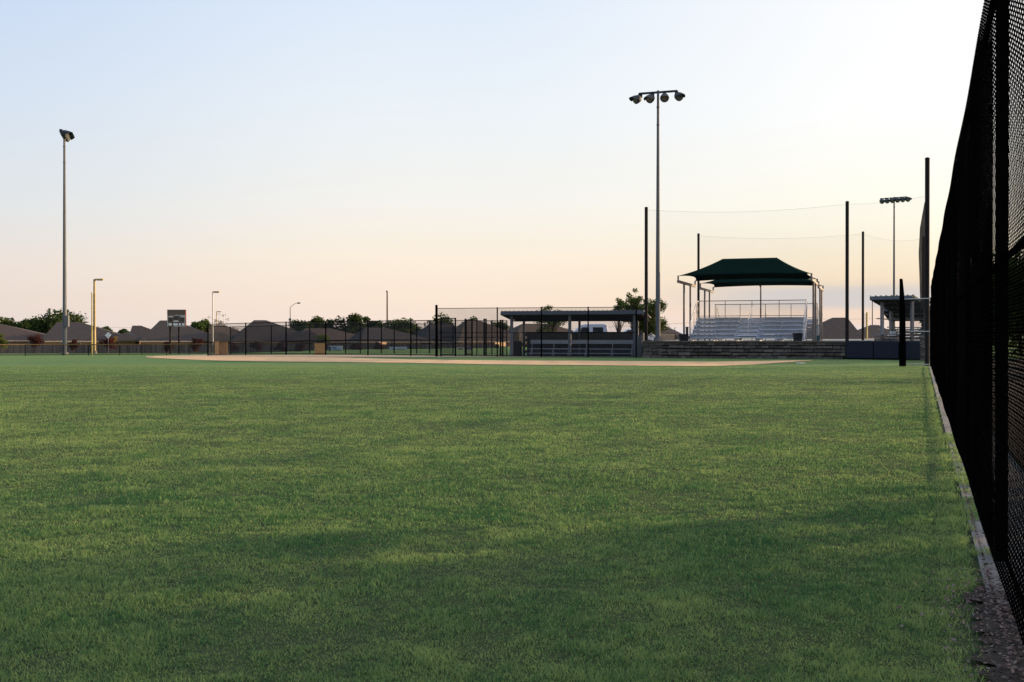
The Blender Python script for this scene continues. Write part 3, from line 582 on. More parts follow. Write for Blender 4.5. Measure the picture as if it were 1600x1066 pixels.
tree(967, 76, 464, 1.9, 'small leafy tree over the right part of the dugout roof', 'leafy', seed=156, n=2600, leaf=.07, low=2.0, base=.45, lobes=20, lr=.6, group='trees by the parking lot', trunk_r=.06)
for i, (px, y, tp, cw) in enumerate([(640, 300, 517, 12), (760, 320, 517, 13), (1030, 330, 519, 12), (1120, 340, 521, 12), (1390, 300, 519, 9)]):
    tree(px, y, tp, cw, ['far low tree line clump behind the corner post', 'far low tree clump behind the gates', 'far low tree clump left of the bleachers', 'far low tree clump behind the bleachers', 'far low tree clump behind the right dugout'][i], 'leafd', seed=170 + i, n=900, leaf=.4, low=.2, group='far tree clumps')
# trees beyond the tall right fence: some show through its mesh, the rest are unseen, added to shade the grass
RT = [(1478, 96, 470, 7), (1500, 88, 440, 7), (1530, 80, 418, 7.5), (1562, 74, 402, 7.5), (1596, 70, 392, 8), (1640, 66, 380, 8), (1700, 62, 380, 8)]
for i, (px, y, tp, cw) in enumerate(RT): tree(px, y, tp, cw, ['dark tree at the left end of the row behind the right fence', 'second dark tree of the row behind the right fence', 'third dark tree of the row behind the right fence', 'fourth dark tree of the row behind the right fence', 'dark tree at the right photo edge behind the fence', 'dark tree just beyond the right edge of the photo', 'dark tree farther beyond the right edge of the photo'][i], 'leafd', seed=200 + i, n=2600, leaf=.25, low=.2, base=0, lobes=14, group='dark trees behind the right fence')
for i, (x_, y_, hh, cw) in enumerate([(13.5, -1.5, 8.5, 9), (15.8, 11.6, 9.2, 8.6), (3, -9, 8, 9), (-7, -10, 8, 9), (26, -6, 7, 9), (27, 1, 7.5, 9), (28, 13.5, 7, 8), (42, 44, 6.5, 8), (46, 53, 6.5, 8)]):  # unseen trees added to block sun and sky glow from the foreground
    tree(0, y_, 0, cw, ['unseen tall dark tree added for shade just right of the camera', 'unseen tall dark tree added for shade beyond the near end of the right fence', 'unseen tall dark tree added behind the camera to block sky light', 'unseen tall dark tree added for shade behind the camera, farther left', 'unseen broad dark tree added for shade beside the camera', 'unseen broad dark tree added for shade, nearer the field', 'unseen smaller dark tree added for shade by the fence', 'unseen dark tree added for shade beyond the sunlit grass', 'second unseen dark tree added for shade beyond the sunlit grass'][i], 'leafd', seed=230 + i, n=3200, leaf=.28, low=.1, base=0, lobes=18, group='unseen trees added to shade the field', x=x_, topz=hh)
# two window panes made to glow, standing in for orange sun glints
def glint_window(root_name, p0, p1, r0, r1, y):
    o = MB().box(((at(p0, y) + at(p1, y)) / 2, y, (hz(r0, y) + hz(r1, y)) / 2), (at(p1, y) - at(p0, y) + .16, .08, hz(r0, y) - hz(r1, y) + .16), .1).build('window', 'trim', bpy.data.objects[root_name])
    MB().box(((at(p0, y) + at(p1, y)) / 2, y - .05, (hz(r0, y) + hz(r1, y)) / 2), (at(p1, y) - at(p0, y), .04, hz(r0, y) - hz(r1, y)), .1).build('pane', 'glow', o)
M['glow'] = mat('sun_glint_pane', (.5, .3, .15), .2, emit=(1.0, .50, .20))
hs = [o.name for o in bpy.data.objects if o.get('category') == 'house']
glint_window(hs[7], 593, 603.5, 534.5, 540, 131.5); glint_window(hs[9], 774, 790, 535, 541, 134)
# ------------------------------------------------------------------ tall light poles
def floodlight(root, p, aim, s=1.0):
    aim = Vector(aim).normalized(); p = Vector(p)
    o = MB().lathe(p - aim * .28 * s, aim, [(0, .08 * s), (.04 * s, .17 * s), (.16 * s, .27 * s), (.34 * s, .31 * s), (.52 * s, .32 * s), (.53 * s, .30 * s)], 16).build('floodlight', 'lamp', root, True)
    MB().lathe(p + aim * .255 * s, aim, [(0, .28 * s), (.02 * s, .28 * s), (.05 * s, .2 * s)], 16).build('lens', 'lens', o)
    v = MB(); u = aim.orthogonal().normalized(); up = Vector((0, 0, 1)); sidev = aim.cross(up).normalized(); upv = sidev.cross(aim)
    P = []
    for k_ in range(9):
        t = PI * k_ / 8; d_ = sidev * math.cos(t) + upv * math.sin(t)
        for a_, r_ in ((.2 * s, .325 * s), (.62 * s * (.6 + .4 * math.sin(t)), .335 * s)): P.append(p + aim * a_ + d_ * r_)
        for a_, r_ in ((.2 * s, .335 * s), (.62 * s * (.6 + .4 * math.sin(t)), .345 * s)): P.append(p + aim * a_ + d_ * r_)
    fs = []
    for k_ in range(8):
        q = k_ * 4; fs += [(q, q + 4, q + 5, q + 1), (q + 2, q + 3, q + 7, q + 6), (q + 1, q + 5, q + 7, q + 3)]
    v.add(P, fs); v.build('visor', 'lamp', o)
    MB().box(p - aim * .30 * s + Vector((0, 0, .12 * s)), (.2 * s, .2 * s, .26 * s)).build('ballast', 'lamp', o)
def light_pole(px, y, topr, base, n, span, yaw, aim, label, rb, rt, fs=1.0, box=None, spread=.35, drop=.3):
    X = at(px, y); zt = hz(topr, y); r = thing('light_pole', (X, y, base), label, 'light pole', 'tall floodlight poles')
    b = MB(); segs = 3
    for i in range(segs):
        t0, t1 = i / segs, (i + 1) / segs; b.tube((X, y, base + (zt - base) * t0), (X, y, base + (zt - base) * t1), rb + (rt - rb) * t0, rb + (rt - rb) * t1, 14)
    for i in (.86, .93): b.tube((X, y, base + (zt - base) * i), (X, y, base + (zt - base) * i + .1), rt * 1.35, n=14)
    b.build('pole', 'galv', r, True); MB().tube((X, y, base - .1), (X, y, base + .25), rb * 1.6, n=14).build('base', 'conc', r)
    d = Vector((math.cos(yaw), math.sin(yaw), 0)); c = Vector((X, y, zt - .12)); MB().beam(c - d * span / 2, c + d * span / 2, .12, .12).build('crossarm', 'lamp', r)
    sa = Vector(aim); side = d
    for i in range(n):
        t = -1 + 2 * i / (n - 1); p = c + d * span / 2 * t + Vector((0, 0, -drop)); am = sa + side * t * spread
        floodlight(r, p + am.normalized() * .1, am, fs); MB().tube(p + Vector((0, 0, drop)), p, .05, n=8).build('bracket', 'lamp', r)
    if box:
        for (r0, r1, dx) in box: MB().box((X + dx, y - .22, (hz(r0, y) + hz(r1, y)) / 2), (.42, .3, hz(r0, y) - hz(r1, y))).build('control_box', 'galv', r)
light_pole(1028, 66, 142, 1.05, 4, 2.5, -math.radians(18), (-.35, -.75, -.55), 'tall grey light pole with four floodlights beside the canopy', .16, .075, .88, spread=.75)
light_pole(1396.8, 150, 308, 0, 6, 3.6, -math.radians(35), (.1, -.8, -.4), 'distant light pole with six floodlights in a row at right', .2, .1, 1.15, spread=.15)
light_pole(101.2, 104, 206, g1(-45, 104), 4, 2.2, math.radians(109), (.93, .05, -.36), 'tall light pole at left with its floodlights seen from the side', .22, .1, 1.2, box=[(493, 511, .3)], spread=.1, drop=.25)
# street lamps and poles
def shoebox_lamp(px, y, topr, m, label, base=-.5, L_=.9, r_=.09):
    X = at(px, y); zt = hz(topr, y); r = thing('street_lamp', (X, y, base), label, 'street lamp', 'lamp posts with flat heads'); MB().tube((X, y, base), (X, y, zt), r_ * 1.25, r_, 12).build('pole', m, r, True)
    MB().tube((X, y, base - .1), (X, y, base + .3), r_ * 2.2, n=12).build('base', 'conc', r)
    hd = MB().box((X + L_ * .62, y, zt - .03), (L_ * .95, .38, .17)).build('lamp_head', 'brownpole', r); MB().box((X + L_ * .62, y, zt - .13), (L_ * .6, .28, .03)).build('lens', 'lens', hd); MB().beam((X, y, zt - .02), (X + L_ * .2, y, zt - .02), .08, .08).build('arm', m, r)
shoebox_lamp(147.8, 112, 436.5, 'brownpole', 'yellowish lamp post with flat head beside the yellow foul pole', r_=.12)
shoebox_lamp(332.6, 126, 456, 'whitepole', 'pale lamp post with flat head near the left end of the fences', L_=.75, r_=.07)
shoebox_lamp(338.3, 240, 487, 'brownpole', 'tiny distant lamp post with flat head behind bare trees', L_=1.0, r_=.09)
X = at(453.5, 200); r = thing('street_lamp', (X, 200, -.5), 'grey street lamp with a slanted curved arm above the roofs', 'street lamp'); zt = hz(480.5, 200)
MB().tube((X, 200, -.6), (X, 200, zt), .1, .07).build('pole', 'galv', r, True)
b = MB(); pr_ = (X, 200, zt)
for k_ in range(1, 7): q = (X + 1.4 * k_ / 6, 200, zt + .85 * math.sin(k_ / 6 * PI / 2)); b.tube(pr_, q, .045, n=8); pr_ = q
b.build('arm', 'galv', r, True); MB().lathe(pr_, (1, 0, -.02), [(-.1, .05), (.05, .13), (.4, .15), (.6, .05)], 10).build('lamp_head', 'lamp', r, True); MB().box((X, 199.9, hz(499.5, 200)), (.5, .3, .45)).build('sign_plate', 'galv', r)
X = at(143.6, 99.5); zg = g1(X, 99.5); r = thing('foul_pole', (X, 99.5, zg), 'tall thin yellow foul pole at the left outfield fence', 'foul pole', 'foul poles'); MB().tube((X, 99.5, zg), (X, 99.5, hz(457, 99.5)), .055, n=12).build('pole', 'yellow', r, True)
b = MB(); b.add([(X + .06, 99.5, hz(516, 99.5)), (X + .4, 99.4, hz(516, 99.5)), (X + .4, 99.4, hz(459, 99.5)), (X + .06, 99.5, hz(459, 99.5))], [(0, 1, 2, 3)]); b.build('wing_mesh', 'mesh', r)
X = at(1354.5, 118); r = thing('foul_pole', (X, 118, .2), 'pale yellow foul pole between the two right net posts', 'foul pole', 'foul poles'); MB().tube((X, 118, 0), (X, 118, hz(488, 118)), .10, n=12).build('pole', 'yellow', r, True); MB().add([(X - .3, 118, 1.9), (X - .08, 118, 1.9), (X - .08, 118, 4.0), (X - .3, 118, 4.0)], [(0, 1, 2, 3)]).build('wing_mesh', 'rmesh', r)
def utility(px, y, topr, label, r_=.14, base=-.5, m='wood'):
    X = at(px, y); zt = hz(topr, y); r = thing('utility_pole', (X, y, base), label, 'utility pole', 'wooden utility poles'); MB().tube((X, y, base - .2), (X, y, zt), r_ * 1.2, r_ * .85, 10).build('pole', m, r, True)
    b = MB(); b.lathe((X - .12, y, zt - .25), (0, 0, 1), [(0, .04), (.1, .09), (.35, .07), (.42, .02)], 8); b.build('insulator', 'lamp', r); return X, y, zt
utility(605, 190, 455, 'bare wooden utility pole rising above the roofs left of centre'); utility(1188.6, 150, 446, 'thin dark utility pole seen through the bleacher railing', .11); utility(1363, 200, 469, 'thin distant utility pole left of the right dugout', .09)
def wire(p, q, sag, label, r_=.02):
    b = MB(); n = 24; p = Vector(p); q = Vector(q); pr_ = p
    for i in range(1, n + 1): t = i / n; c_ = p.lerp(q, t) - Vector((0, 0, sag * 4 * t * (1 - t))); b.tube(pr_, c_, r_, n=4); pr_ = c_
    tag(b.build('power_line', 'black'), label, 'power line', 'power lines')
z_ = hz(517, 190); wire((at(-100, 190), 190, hz(504, 190)), (at(605, 190), 190, hz(514, 190)), .5, 'thin overhead wire crossing the sky left of the utility pole')
wire((at(605, 190), 190, hz(514, 190)), (at(1188, 150), 150, hz(497, 150)), .8, 'thin overhead wire right of the utility pole towards the bleachers')
wire((at(1188, 150), 150, hz(495.5, 150)), (at(1363, 200), 200, hz(498, 200)), .2, 'thin overhead wire right of the bleachers'); wire((at(1363, 200), 200, hz(498, 200)), (at(1500, 200), 200, hz(499, 200)), .2, 'thin overhead wire behind the right dugout')
# round white road sign and scoreboard
X = at(169.3, 108); r = thing('road_sign', (X, 108, -.5), 'small pale diamond sign on a post near the golden sapling', 'sign'); MB().tube((X, 108, -.5), (X, 108, hz(520, 108)), .03).build('post', 'galv', r); b = MB(); s_ = .33; zc = hz(524, 108)
b.add([(X, 107.9, zc - s_), (X + s_, 107.9, zc), (X, 107.9, zc + s_), (X - s_, 107.9, zc), (X, 107.93, zc - s_), (X + s_, 107.93, zc), (X, 107.93, zc + s_), (X - s_, 107.93, zc)], [(0, 1, 2, 3), (7, 6, 5, 4), (0, 4, 5, 1), (1, 5, 6, 2), (2, 6, 7, 3), (3, 7, 4, 0)]); b.build('sign_plate', 'white', r)
def scoreboard():
    y = 108; X0, X1 = at(262.5, y), at(289.5, y); cx = (X0 + X1) / 2; W_ = X1 - X0 + .05; z0, z1 = hz(510.5, y), hz(484, y); Hh = z1 - z0; r = thing('scoreboard', (cx, y, -.5), 'dark scoreboard on two legs behind the outfield fence', 'scoreboard')
    yaw = .1; ca, sa = math.cos(yaw), math.sin(yaw); Pt = lambda u, v, zz: (cx + u * ca + v * sa, y + u * sa - v * ca, zz)
    for px in (265.6, 279.3): MB().box((at(px, y), y + .1, (z0 - .6) / 2), (.16, .16, z0 + .6)).build('leg', 'pole', r)
    MB().box((cx, y, (z0 + z1) / 2), (W_, .28, Hh), yaw).build('cabinet', 'board2', r)
    MB().box(Pt(W_ / 2 + .015, 0, (z0 + z1) / 2), (.03, .3, Hh + .01), yaw).build('side_trim', 'sbred', r)
    fr = MB()
    for (u, wz, ww, hh) in ((0, .66, .97, .02), (0, .02, .97, .02), (-.47, .34, .02, .64), (.47, .34, .02, .64)): fr.box(Pt(u * W_, .15, z0 + wz * Hh), (ww * W_, .03, hh * Hh))
    fr.build('face_frame', 'white', r)
    for (u, wz, ww, hh, m_) in [(-.30, .59, .22, .07, 'white'), (.33, .59, .2, .07, 'white'), (-.02, .32, .26, .06, 'white')]:
        MB().box(Pt(u * W_, .155, z0 + wz * Hh), (ww * W_, .03, hh * Hh), yaw).build('name_panel', m_, r)
    for (u, wz, ww, hh) in [(-.33, .42, .22, .18), (.33, .42, .22, .18), (0, .5, .2, .14)]:
        MB().box(Pt(u * W_, .155, z0 + wz * Hh), (ww * W_, .03, hh * Hh), yaw).build('digit_panel', 'digit', r)
    for u, ww in ((-.38, .08), (-.29, .08), (-.1, .12), (.02, .1), (.19, .1), (.37, .11)): MB().box(Pt(u * W_, .155, z0 + .13 * Hh), (ww * W_, .03, .13 * Hh), yaw).build('digit_panel', 'white', r)
    b = MB()
    for u in (-.3, .33): b.box(Pt(u * W_, .172, z0 + .59 * Hh), (.14 * W_, .012, .02 * Hh), yaw)
    b.build('lettering', 'black', r)
scoreboard()
# ------------------------------------------------------------------ dugout on the third base side
def dugout():
    A = Vector((at(783, 69), 69, 0)); B = Vector((at(1006, 66.6), 66.6, 0)); u = (B - A).normalized(); v = Vector((-u.y, u.x, 0)); L_ = (B - A).length; dp = 3.9
    r = thing('dugout', tuple(A + v * .5), 'long open dugout with a sloping metal roof left of the stone wall', 'dugout')
    P = lambda s, t, z: tuple(A + u * s + v * t + Vector((0, 0, z)))
    zf, zr = 3.03, 2.62
    b = MB(); b.add([P(0, 0, zf - .02), P(L_, 0, zf - .02), P(L_, dp, zr - .02), P(0, dp, zr - .02), P(0, 0, zf + .03), P(L_, 0, zf + .03), P(L_, dp, zr + .03), P(0, dp, zr + .03)], [(3, 2, 1, 0), (4, 5, 6, 7), (0, 1, 5, 4), (1, 2, 6, 5), (2, 3, 7, 6), (3, 0, 4, 7)])
    n = int(L_ / .3)
    for i in range(n + 1): s_ = i * L_ / n; b.beam(P(min(max(s_, .03), L_ - .03), -.02, zf + .045), P(min(max(s_, .03), L_ - .03), dp + .02, zr + .045), .05, .035)
    b.build('roof', 'roofmetal', r)
    b = MB(); b.beam(P(0, -.03, zf - .12), P(L_, -.03, zf - .12), .04, .2); b.beam(P(-.03, 0, zf - .13), P(-.03, dp, zr - .13), .04, .2); b.build('fascia', 'fascia', r)
    b = MB()
    for t in (.45, 1.9, 3.4): zz = zf - (zf - zr) * t / dp - .15; b.beam(P(.1, t, zz), P(L_ - .1, t, zz), .12, .24)
    k_ = .3
    while k_ < L_ - .1: b.beam(P(k_, .05, zf - .06), P(k_, dp - .05, zr - .06), .05, .08); k_ += .62
    b.build('rafters', 'soffit', r)
    for s_ in (.62, 4.62, 8.95): MB().box(P(s_, .45, 1.38), (.18, .18, 2.76), math.atan2(u.y, u.x)).build('post', 'postgrey', r)
    for s_ in (.75, 4.72, 8.75): MB().box(P(s_, 3.4, 1.24), (.15, .15, 2.48), math.atan2(u.y, u.x)).build('post', 'postgrey', r)
    yw = math.atan2(u.y, u.x); b = MB(); rs = random.Random(5)
    for c_ in range(8):
        s_ = .95 - (c_ % 2) * .2
        while s_ < 8.6:
            wl = min(.4, 8.62 - s_); b.box(P(s_ + wl / 2, 3.55 + rs.uniform(-.004, .004), .1 + c_ * .198), (wl - .008, .19, .19), yw, rs.random()); s_ += .4
    b.box(P(4.8, 3.56, .8), (7.6, .12, 1.58), yw)
    b.build('back_wall', 'block', r); MB().box(P(4.8, 3.55, 1.64), (7.9, .24, .07), yw).build('wall_cap', 'soffit', r)
    b = MB()
    for s_ in (.35, 9.25):
        for c_ in range(8): b.box(P(s_, 2.6, .1 + c_ * .198), (.19, 1.8, .19), yw, rs.random())
    b.build('side_wall', 'block', r)
    b = MB().box(P(9.27, .3, .72), (.36, .2, 1.45), yw); b.build('end_pier', 'block', r)
    MB().box(P(4.8, 2.2, .012), (9.0, 3.4, .03), yw).build('floor_slab', 'cap', r)
    # player bench
    q = thing('team_bench', P(4.9, 2.6, .03), 'long aluminium bench with backrest inside the left dugout', 'bench')
    MB().box(P(4.95, 2.95, .98), (7.25, .04, .27), yw).build('backrest', 'alum', q); MB().box(P(4.95, 2.6, .50), (7.25, .26, .05), yw).build('seat', 'alum', q); MB().box(P(4.95, 2.15, .2), (7.25, .2, .04), yw).build('foot_rail', 'alum', q)
    for s_ in (1.45, 3.0, 4.1, 5.3, 7.1, 8.45):
        l = MB(); l.box(P(s_, 2.6, .26), (.05, .05, .46), yw); l.beam(P(s_, 2.95, .03), P(s_, 2.95, 1.1), .05, .05); l.beam(P(s_, 2.2, .05), P(s_, 2.95, .5), .04, .04); l.build('leg', 'alum', q)
    t = thing('equipment_locker', P(.72, 1.4, .03), 'tall black locker standing just inside the left end of the dugout', 'locker'); MB().box(P(.8, 1.4, .53), (.5, .45, 1.0), yw).build('cabinet', 'darkbin', t); MB().box(P(.8, 1.165, .53), (.44, .02, .92), yw).build('door', 'soffit', t)
dugout()
# ------------------------------------------------------------------ stone wall, pads
def stone_wall():
    A = Vector((at(1003.5, 64.6), 64.6, 0)); B = Vector((at(1321, 60.9), 60.9, 0)); u = (B - A).normalized(); v = Vector((-u.y, u.x, 0)); L_ = (B - A).length; yw = math.atan2(u.y, u.x)
    r = thing('stone_wall', tuple(A), 'low dark stacked stone retaining wall in front of the bleachers', 'wall'); rs = random.Random(9)
    P = lambda s, t, z: tuple(A + u * s + v * t + Vector((0, 0, z)))
    b = MB(); b.box(P(L_ / 2, .3, .48), (L_, .2, .99), yw); b.build('wall_core', 'mortar', r)
    b = MB(); hs = [0, .2, .41, .63, .83]; he = [.17, .375, .585, .80, .985]
    for c_ in range(5):
        s_ = rs.uniform(0, .3)*0
        while s_ < L_ - .15:
            wl = min(rs.uniform(.3, .95), L_ - s_); z0, z1 = hs[c_] + rs.uniform(-.01, .02), he[c_] + rs.uniform(-.045, .0); d_ = rs.uniform(-.05, .04) + c_ * .02
            b.box(P(s_ + wl / 2, .08 + d_ + .1, (z0 + z1) / 2), (wl - rs.uniform(.01, .05), .3, z1 - z0), yw + rs.uniform(-.02, .02), min(1, max(0, rs.gauss(.42, .3)))); s_ += wl
    b.build('stones', 'stone', r)
    b = MB(); s_ = 0
    while s_ < L_ - .1: wl = min(1.2, L_ - s_); b.box(P(s_ + wl / 2, .25, 1.035), (wl - .012, .46, .09), yw); s_ += wl
    b.build('cap', 'stone', r)
stone_wall()
def pads():
    pts = pxpts([(1322.5, 60.8), (1365, 59.8), (1405, 58.9), (1442, 58.1)]); r = thing('padded_wall', (*pts[0], 0), 'navy blue padded backstop wall between stone walls', 'padded wall')
    for (a_, b_) in zip(pts[:-1], pts[1:]):
        yw = math.atan2(b_[1] - a_[1], b_[0] - a_[0]); L_ = math.hypot(b_[1] - a_[1], b_[0] - a_[0]); c_ = ((a_[0] + b_[0]) / 2, (a_[1] + b_[1]) / 2)
        o_ = MB().box((*c_, .585), (L_ - .03, .12, 1.03), yw).build('pad', 'pad', r); bv = o_.modifiers.new('bevel', 'BEVEL'); bv.width = .035; bv.segments = 3
        MB().box((c_[0] + .03, c_[1] + .13, .53), (L_, .1, 1.06), yw).build('backing_board', 'mortar', r)
pads()
def stone_pier(p0, p1, y, r0, r1, label, dep=.5):
    X0, X1 = at(p0, y), at(p1, y); z0, z1 = hz(r1, y), hz(r0, y); r = thing('stone_pier', ((X0 + X1) / 2, y, z0), label, 'stone wall'); rs = random.Random(int(p0)); b = MB(); c_ = z0
    while c_ < z1 - .05:
        hh = min(rs.uniform(.13, .2), z1 - c_); s_ = X0
        while s_ < X1 - .02: wl = min(rs.uniform(.25, .6), X1 - s_); b.box((s_ + wl / 2, y + dep / 2 + rs.uniform(-.03, .03), c_ + hh / 2), (wl - .02, dep, hh - .03), 0, rs.random()); s_ += wl
        c_ += hh
    b.build('stones', 'stone', r); b = MB().box(((X0 + X1) / 2, y + dep / 2 + .02, z1 + .04), (X1 - X0 + .06, dep + .08, .08)); b.build('cap', 'cap', r)
stone_pier(1443, 1458, 56.5, 527, 564.5, 'stone end pier between the navy pads and the tall fence')
stone_pier(1370, 1405.5, 61.6, 523.5, 533, 'low stone wall with a cap above the navy pads'); stone_pier(1411, 1442.2, 60.2, 518.5, 531, 'stone wall under the right dugout roof beside the black post')
# ------------------------------------------------------------------ right dugouts
def shelter(p1, p4, dv, zf, zr, label, base, posts, slats=False, scale=1):
    A = Vector(p1); B = Vector(p4); D = Vector(dv); r = thing('dugout', (A.x, A.y, base), label, 'dugout', 'dugouts right of the blue pads')
    P = lambda s, t, z: (A.x + (B.x - A.x) * s + D.x * t, A.y + (B.y - A.y) * s + D.y * t, z); zz = lambda t: zf + (zr - zf) * t
    b = MB(); b.add([P(0, 0, zf), P(1, 0, zf), P(1, 1, zr), P(0, 1, zr), P(0, 0, zf + .06), P(1, 0, zf + .06), P(1, 1, zr + .06), P(0, 1, zr + .06)], [(3, 2, 1, 0), (4, 5, 6, 7), (0, 1, 5, 4), (1, 2, 6, 5), (2, 3, 7, 6), (3, 0, 4, 7)])
    for i in range(9): b.beam(P(i / 8, -.01, zf + .09), P(i / 8, 1.01, zr + .09), .05, .05)
    b.build('roof', 'roofmetal', r); b = MB(); b.beam(P(0, -.01, zf - .06), P(1, -.01, zf - .06), .04, .2); b.beam(P(-.01, 0, zf - .06), P(-.01, 1, zr - .06), .04, .18); b.build('fascia', 'fascia', r)
    b = MB()
    for t in (.15, .5, .85): b.beam(P(.02, t, zz(t) - .12), P(.98, t, zz(t) - .12), .1, .2)
    for i in range(8): b.beam(P(.06 + i * .125, .01, zf - .04), P(.06 + i * .125, .99, zr - .04), .05, .07)
    b.build('rafters', 'soffit', r)
    for s_, t in posts: MB().box((P(s_, t, 0)[0], P(s_, t, 0)[1], (base + zz(t) - .2) / 2), (.16, .16, zz(t) - .2 - base), .35).build('post', 'postgrey', r)
    b = MB()
    for (s0, t0), (s1, t1) in (((.08, .15), (.08, .85)), ((.08, .85), (.95, .85))): 
        for hh in (1.3, .65): b.beam(P(s0, t0, zz(1) - hh), P(s1, t1, zz(1) - hh), .05, .07)
    b.build('rail', 'postgrey', r)
shelter((21.7, 62), (23.6, 60.3), (3.1, 5.0), 3.72, 3.1, 'open dugout with sloping metal roof behind the navy pads', 1.05, [(.22, .12), (.08, .85), (.93, .12), (.93, .85)])
shelter((28.9, 80), (32.2, 78.2), (3.6, 8), 3.50, 2.75, 'farther open dugout seen beneath the right dugout roof', 1.05, [(.15, .12), (.08, .85), (.93, .12), (.93, .85)])
r = thing('water_cooler', (at(1395, 66), 66, 1.05), 'pale grey drinks cooler standing inside the right dugout', 'cooler'); MB().box((at(1395, 66), 66, 1.4), (.3, .3, .62)).build('body', 'white', r); MB().box((at(1395, 66), 66, 1.75), (.33, .33, .08)).build('lid', 'fascia', r)
MB().box((at(1395, 66), 66, 1.07), (.4, .4, .05)).build('base', 'cap', r)
# ------------------------------------------------------------------ backstop posts, nets
def net_post(px, y, top, label, r_=.1, base=0, hgt=None):
    X = at(px, y); r = thing('net_post', (X, y, base), label, 'post', 'tall dark posts holding the backstop net'); MB().tube((X, y, base - .2), (X, y, hz(top, y)), r_, n=14).build('shaft', 'pole', r, True); MB().lathe((X, y, hz(top, y)), (0, 0, 1), [(0, r_ * 1.12), (.05, r_ * 1.05), (.09, .02)]).build('cap', 'pole', r); return (X, y, hz(top, y))
a1 = net_post(1009.7, 66, 325.5, 'tall dark net post at the left end of the stone wall', .105, 1.05); a2 = net_post(1323.5, 62.2, 316.5, 'tall dark net post at the left end of the navy pads', .105, 1.05); a3 = net_post(1448.5, 47.6, 249, 'tallest looking dark net post beside the end of the right fence', .105)
b1 = net_post(1091.3, 81, 366.5, 'dark net post rising behind the left edge of the canopy', .095, 1.05); b2 = net_post(1348.2, 80, 363.5, 'dark net post between navy pads and right dugout, second from left', .095, 1.05); b3 = net_post(1442.5, 83, 371, 'dark net post half hidden beside the tallest post', .11, 0)
def net(p, q, zb, label, sag):
    n = 24; V = []; fs = []
    for i in range(n + 1):
        t = i / n; x_, y_ = p[0] + (q[0] - p[0]) * t, p[1] + (q[1] - p[1]) * t; zt = p[2] + (q[2] - p[2]) * t - sag * 4 * t * (1 - t) - .1; V += [(x_, y_, zb), (x_, y_, zt)]
    for i in range(n): fs.append((2 * i, 2 * i + 2, 2 * i + 3, 2 * i + 1))
    r = thing('backstop_net', (p[0], p[1], zb), label, 'net', 'backstop nets'); MB().add(V, fs).build('netting', 'net', r); b = MB()
    for i in range(n): b.tube(V[2 * i + 1], V[2 * i + 3], .0045, n=5)
    b.build('top_cable', 'net_cable', r)
M['net_cable'] = mat('steel_cable', (.12, .11, .10), .6)
net(a1, a2, 1.1, 'fine net hung between the two tall posts above the stone wall', .3); net(a2, (a3[0], a3[1], hz(303, a3[1])), 1.1, 'fine net slanting from the pads post to the fence end post', .12); net(b1, b2, 1.1, 'fine net hung behind the canopy between two dark posts', .3); net(b2, b3, 1.1, 'fine net hung behind the right dugout', .35)
# bunched netting hanging by the tallest post
b = MB(); X, Y = a3[0], a3[1]
pr_ = None
for zz_, dx in ((7.6, .03), (6.4, .24), (5.2, .30), (4.2, .26), (3.4, .24), (2.6, .2)):
    ring = [(X - .1 - dx, Y, zz_), (X - .06, Y - .06, zz_), (X - .06, Y + .08, zz_)]
    if pr_: b.add(pr_ + ring, [(0, 1, 4, 3), (1, 2, 5, 4), (2, 0, 3, 5)])
    pr_ = ring
M['bunch'] = sheer('gathered_net', (.04, .025, .015), .8); tag(b.build('gathered_net', 'bunch'), 'dark gathered netting hanging on the left side of the tallest post', 'net')
# ------------------------------------------------------------------ canopies and bleachers
E_ = Vector((.335, .942, 0)); R_ = Vector((.952, -.306, 0)); TZ = 1.05
def canopy(A, wid, dep, zb, rise, rl, label):
    A = Vector(A); r = thing('shade_canopy', (A.x, A.y, TZ), label, 'canopy', 'green shade canopies over the bleachers')
    P = lambda s, t, z: A + R_ * s + E_ * t + Vector((0, 0, z)); zc = zb + .36
    c = [(0, 0), (wid, 0), (wid, dep), (0, dep)]; r0, r1 = (wid / 2 - rl / 2, dep / 2), (wid / 2 + rl / 2, dep / 2)
    b = MB(); n, m_ = 18, 8; sag = .42; slope_l = rise / (dep / 2); slope_s = rise / (wid / 2 - rl / 2)
    for (p, q, ra, rb2, inn, sl) in ((c[0], c[1], r0, r1, (0, 1), slope_l), (c[1], c[2], r1, r1, (-1, 0), slope_s), (c[2], c[3], r1, r0, (0, -1), slope_l), (c[3], c[0], r0, r0, (1, 0), slope_s)):
        V = []
        for j in range(m_ + 1):
            t = j / m_
            for i in range(n + 1):
                s = i / n; g = sag * 4 * s * (1 - s); ex_, ey_ = p[0] + (q[0] - p[0]) * s + inn[0] * g, p[1] + (q[1] - p[1]) * s + inn[1] * g; ez = zc + g * sl * .55
                rx, ry = ra[0] + (rb2[0] - ra[0]) * s, ra[1] + (rb2[1] - ra[1]) * s
                V.append(P(ex_ + (rx - ex_) * t, ey_ + (ry - ey_) * t, ez + (zc + rise - ez) * t - .10 * 4 * t * (1 - t)))
        b.add(V, [(j * (n + 1) + i, j * (n + 1) + i + 1, (j + 1) * (n + 1) + i + 1, (j + 1) * (n + 1) + i) for j in range(m_) for i in range(n)])
    o = b.build('fabric', 'canopy', r, True); sm = o.modifiers.new('thickness', 'SOLIDIFY'); sm.thickness = .012
    for s in (0, wid):
        MB().beam(P(s, -.02, zb), P(s, dep + .02, zb), .14, .16).build('side_beam', 'frame', r)
        for t in (.03, dep - .03): MB().beam(P(s, t, zb - .02), P(s, t, zc + .02), .09, .09).build('upright', 'frame', r)
        for t in (dep * .33, dep * .70): MB().tube(P(s, t, TZ), P(s, t, zb), .065, n=12).build('post', 'frame', r, True)
    for t in (0, dep): pass
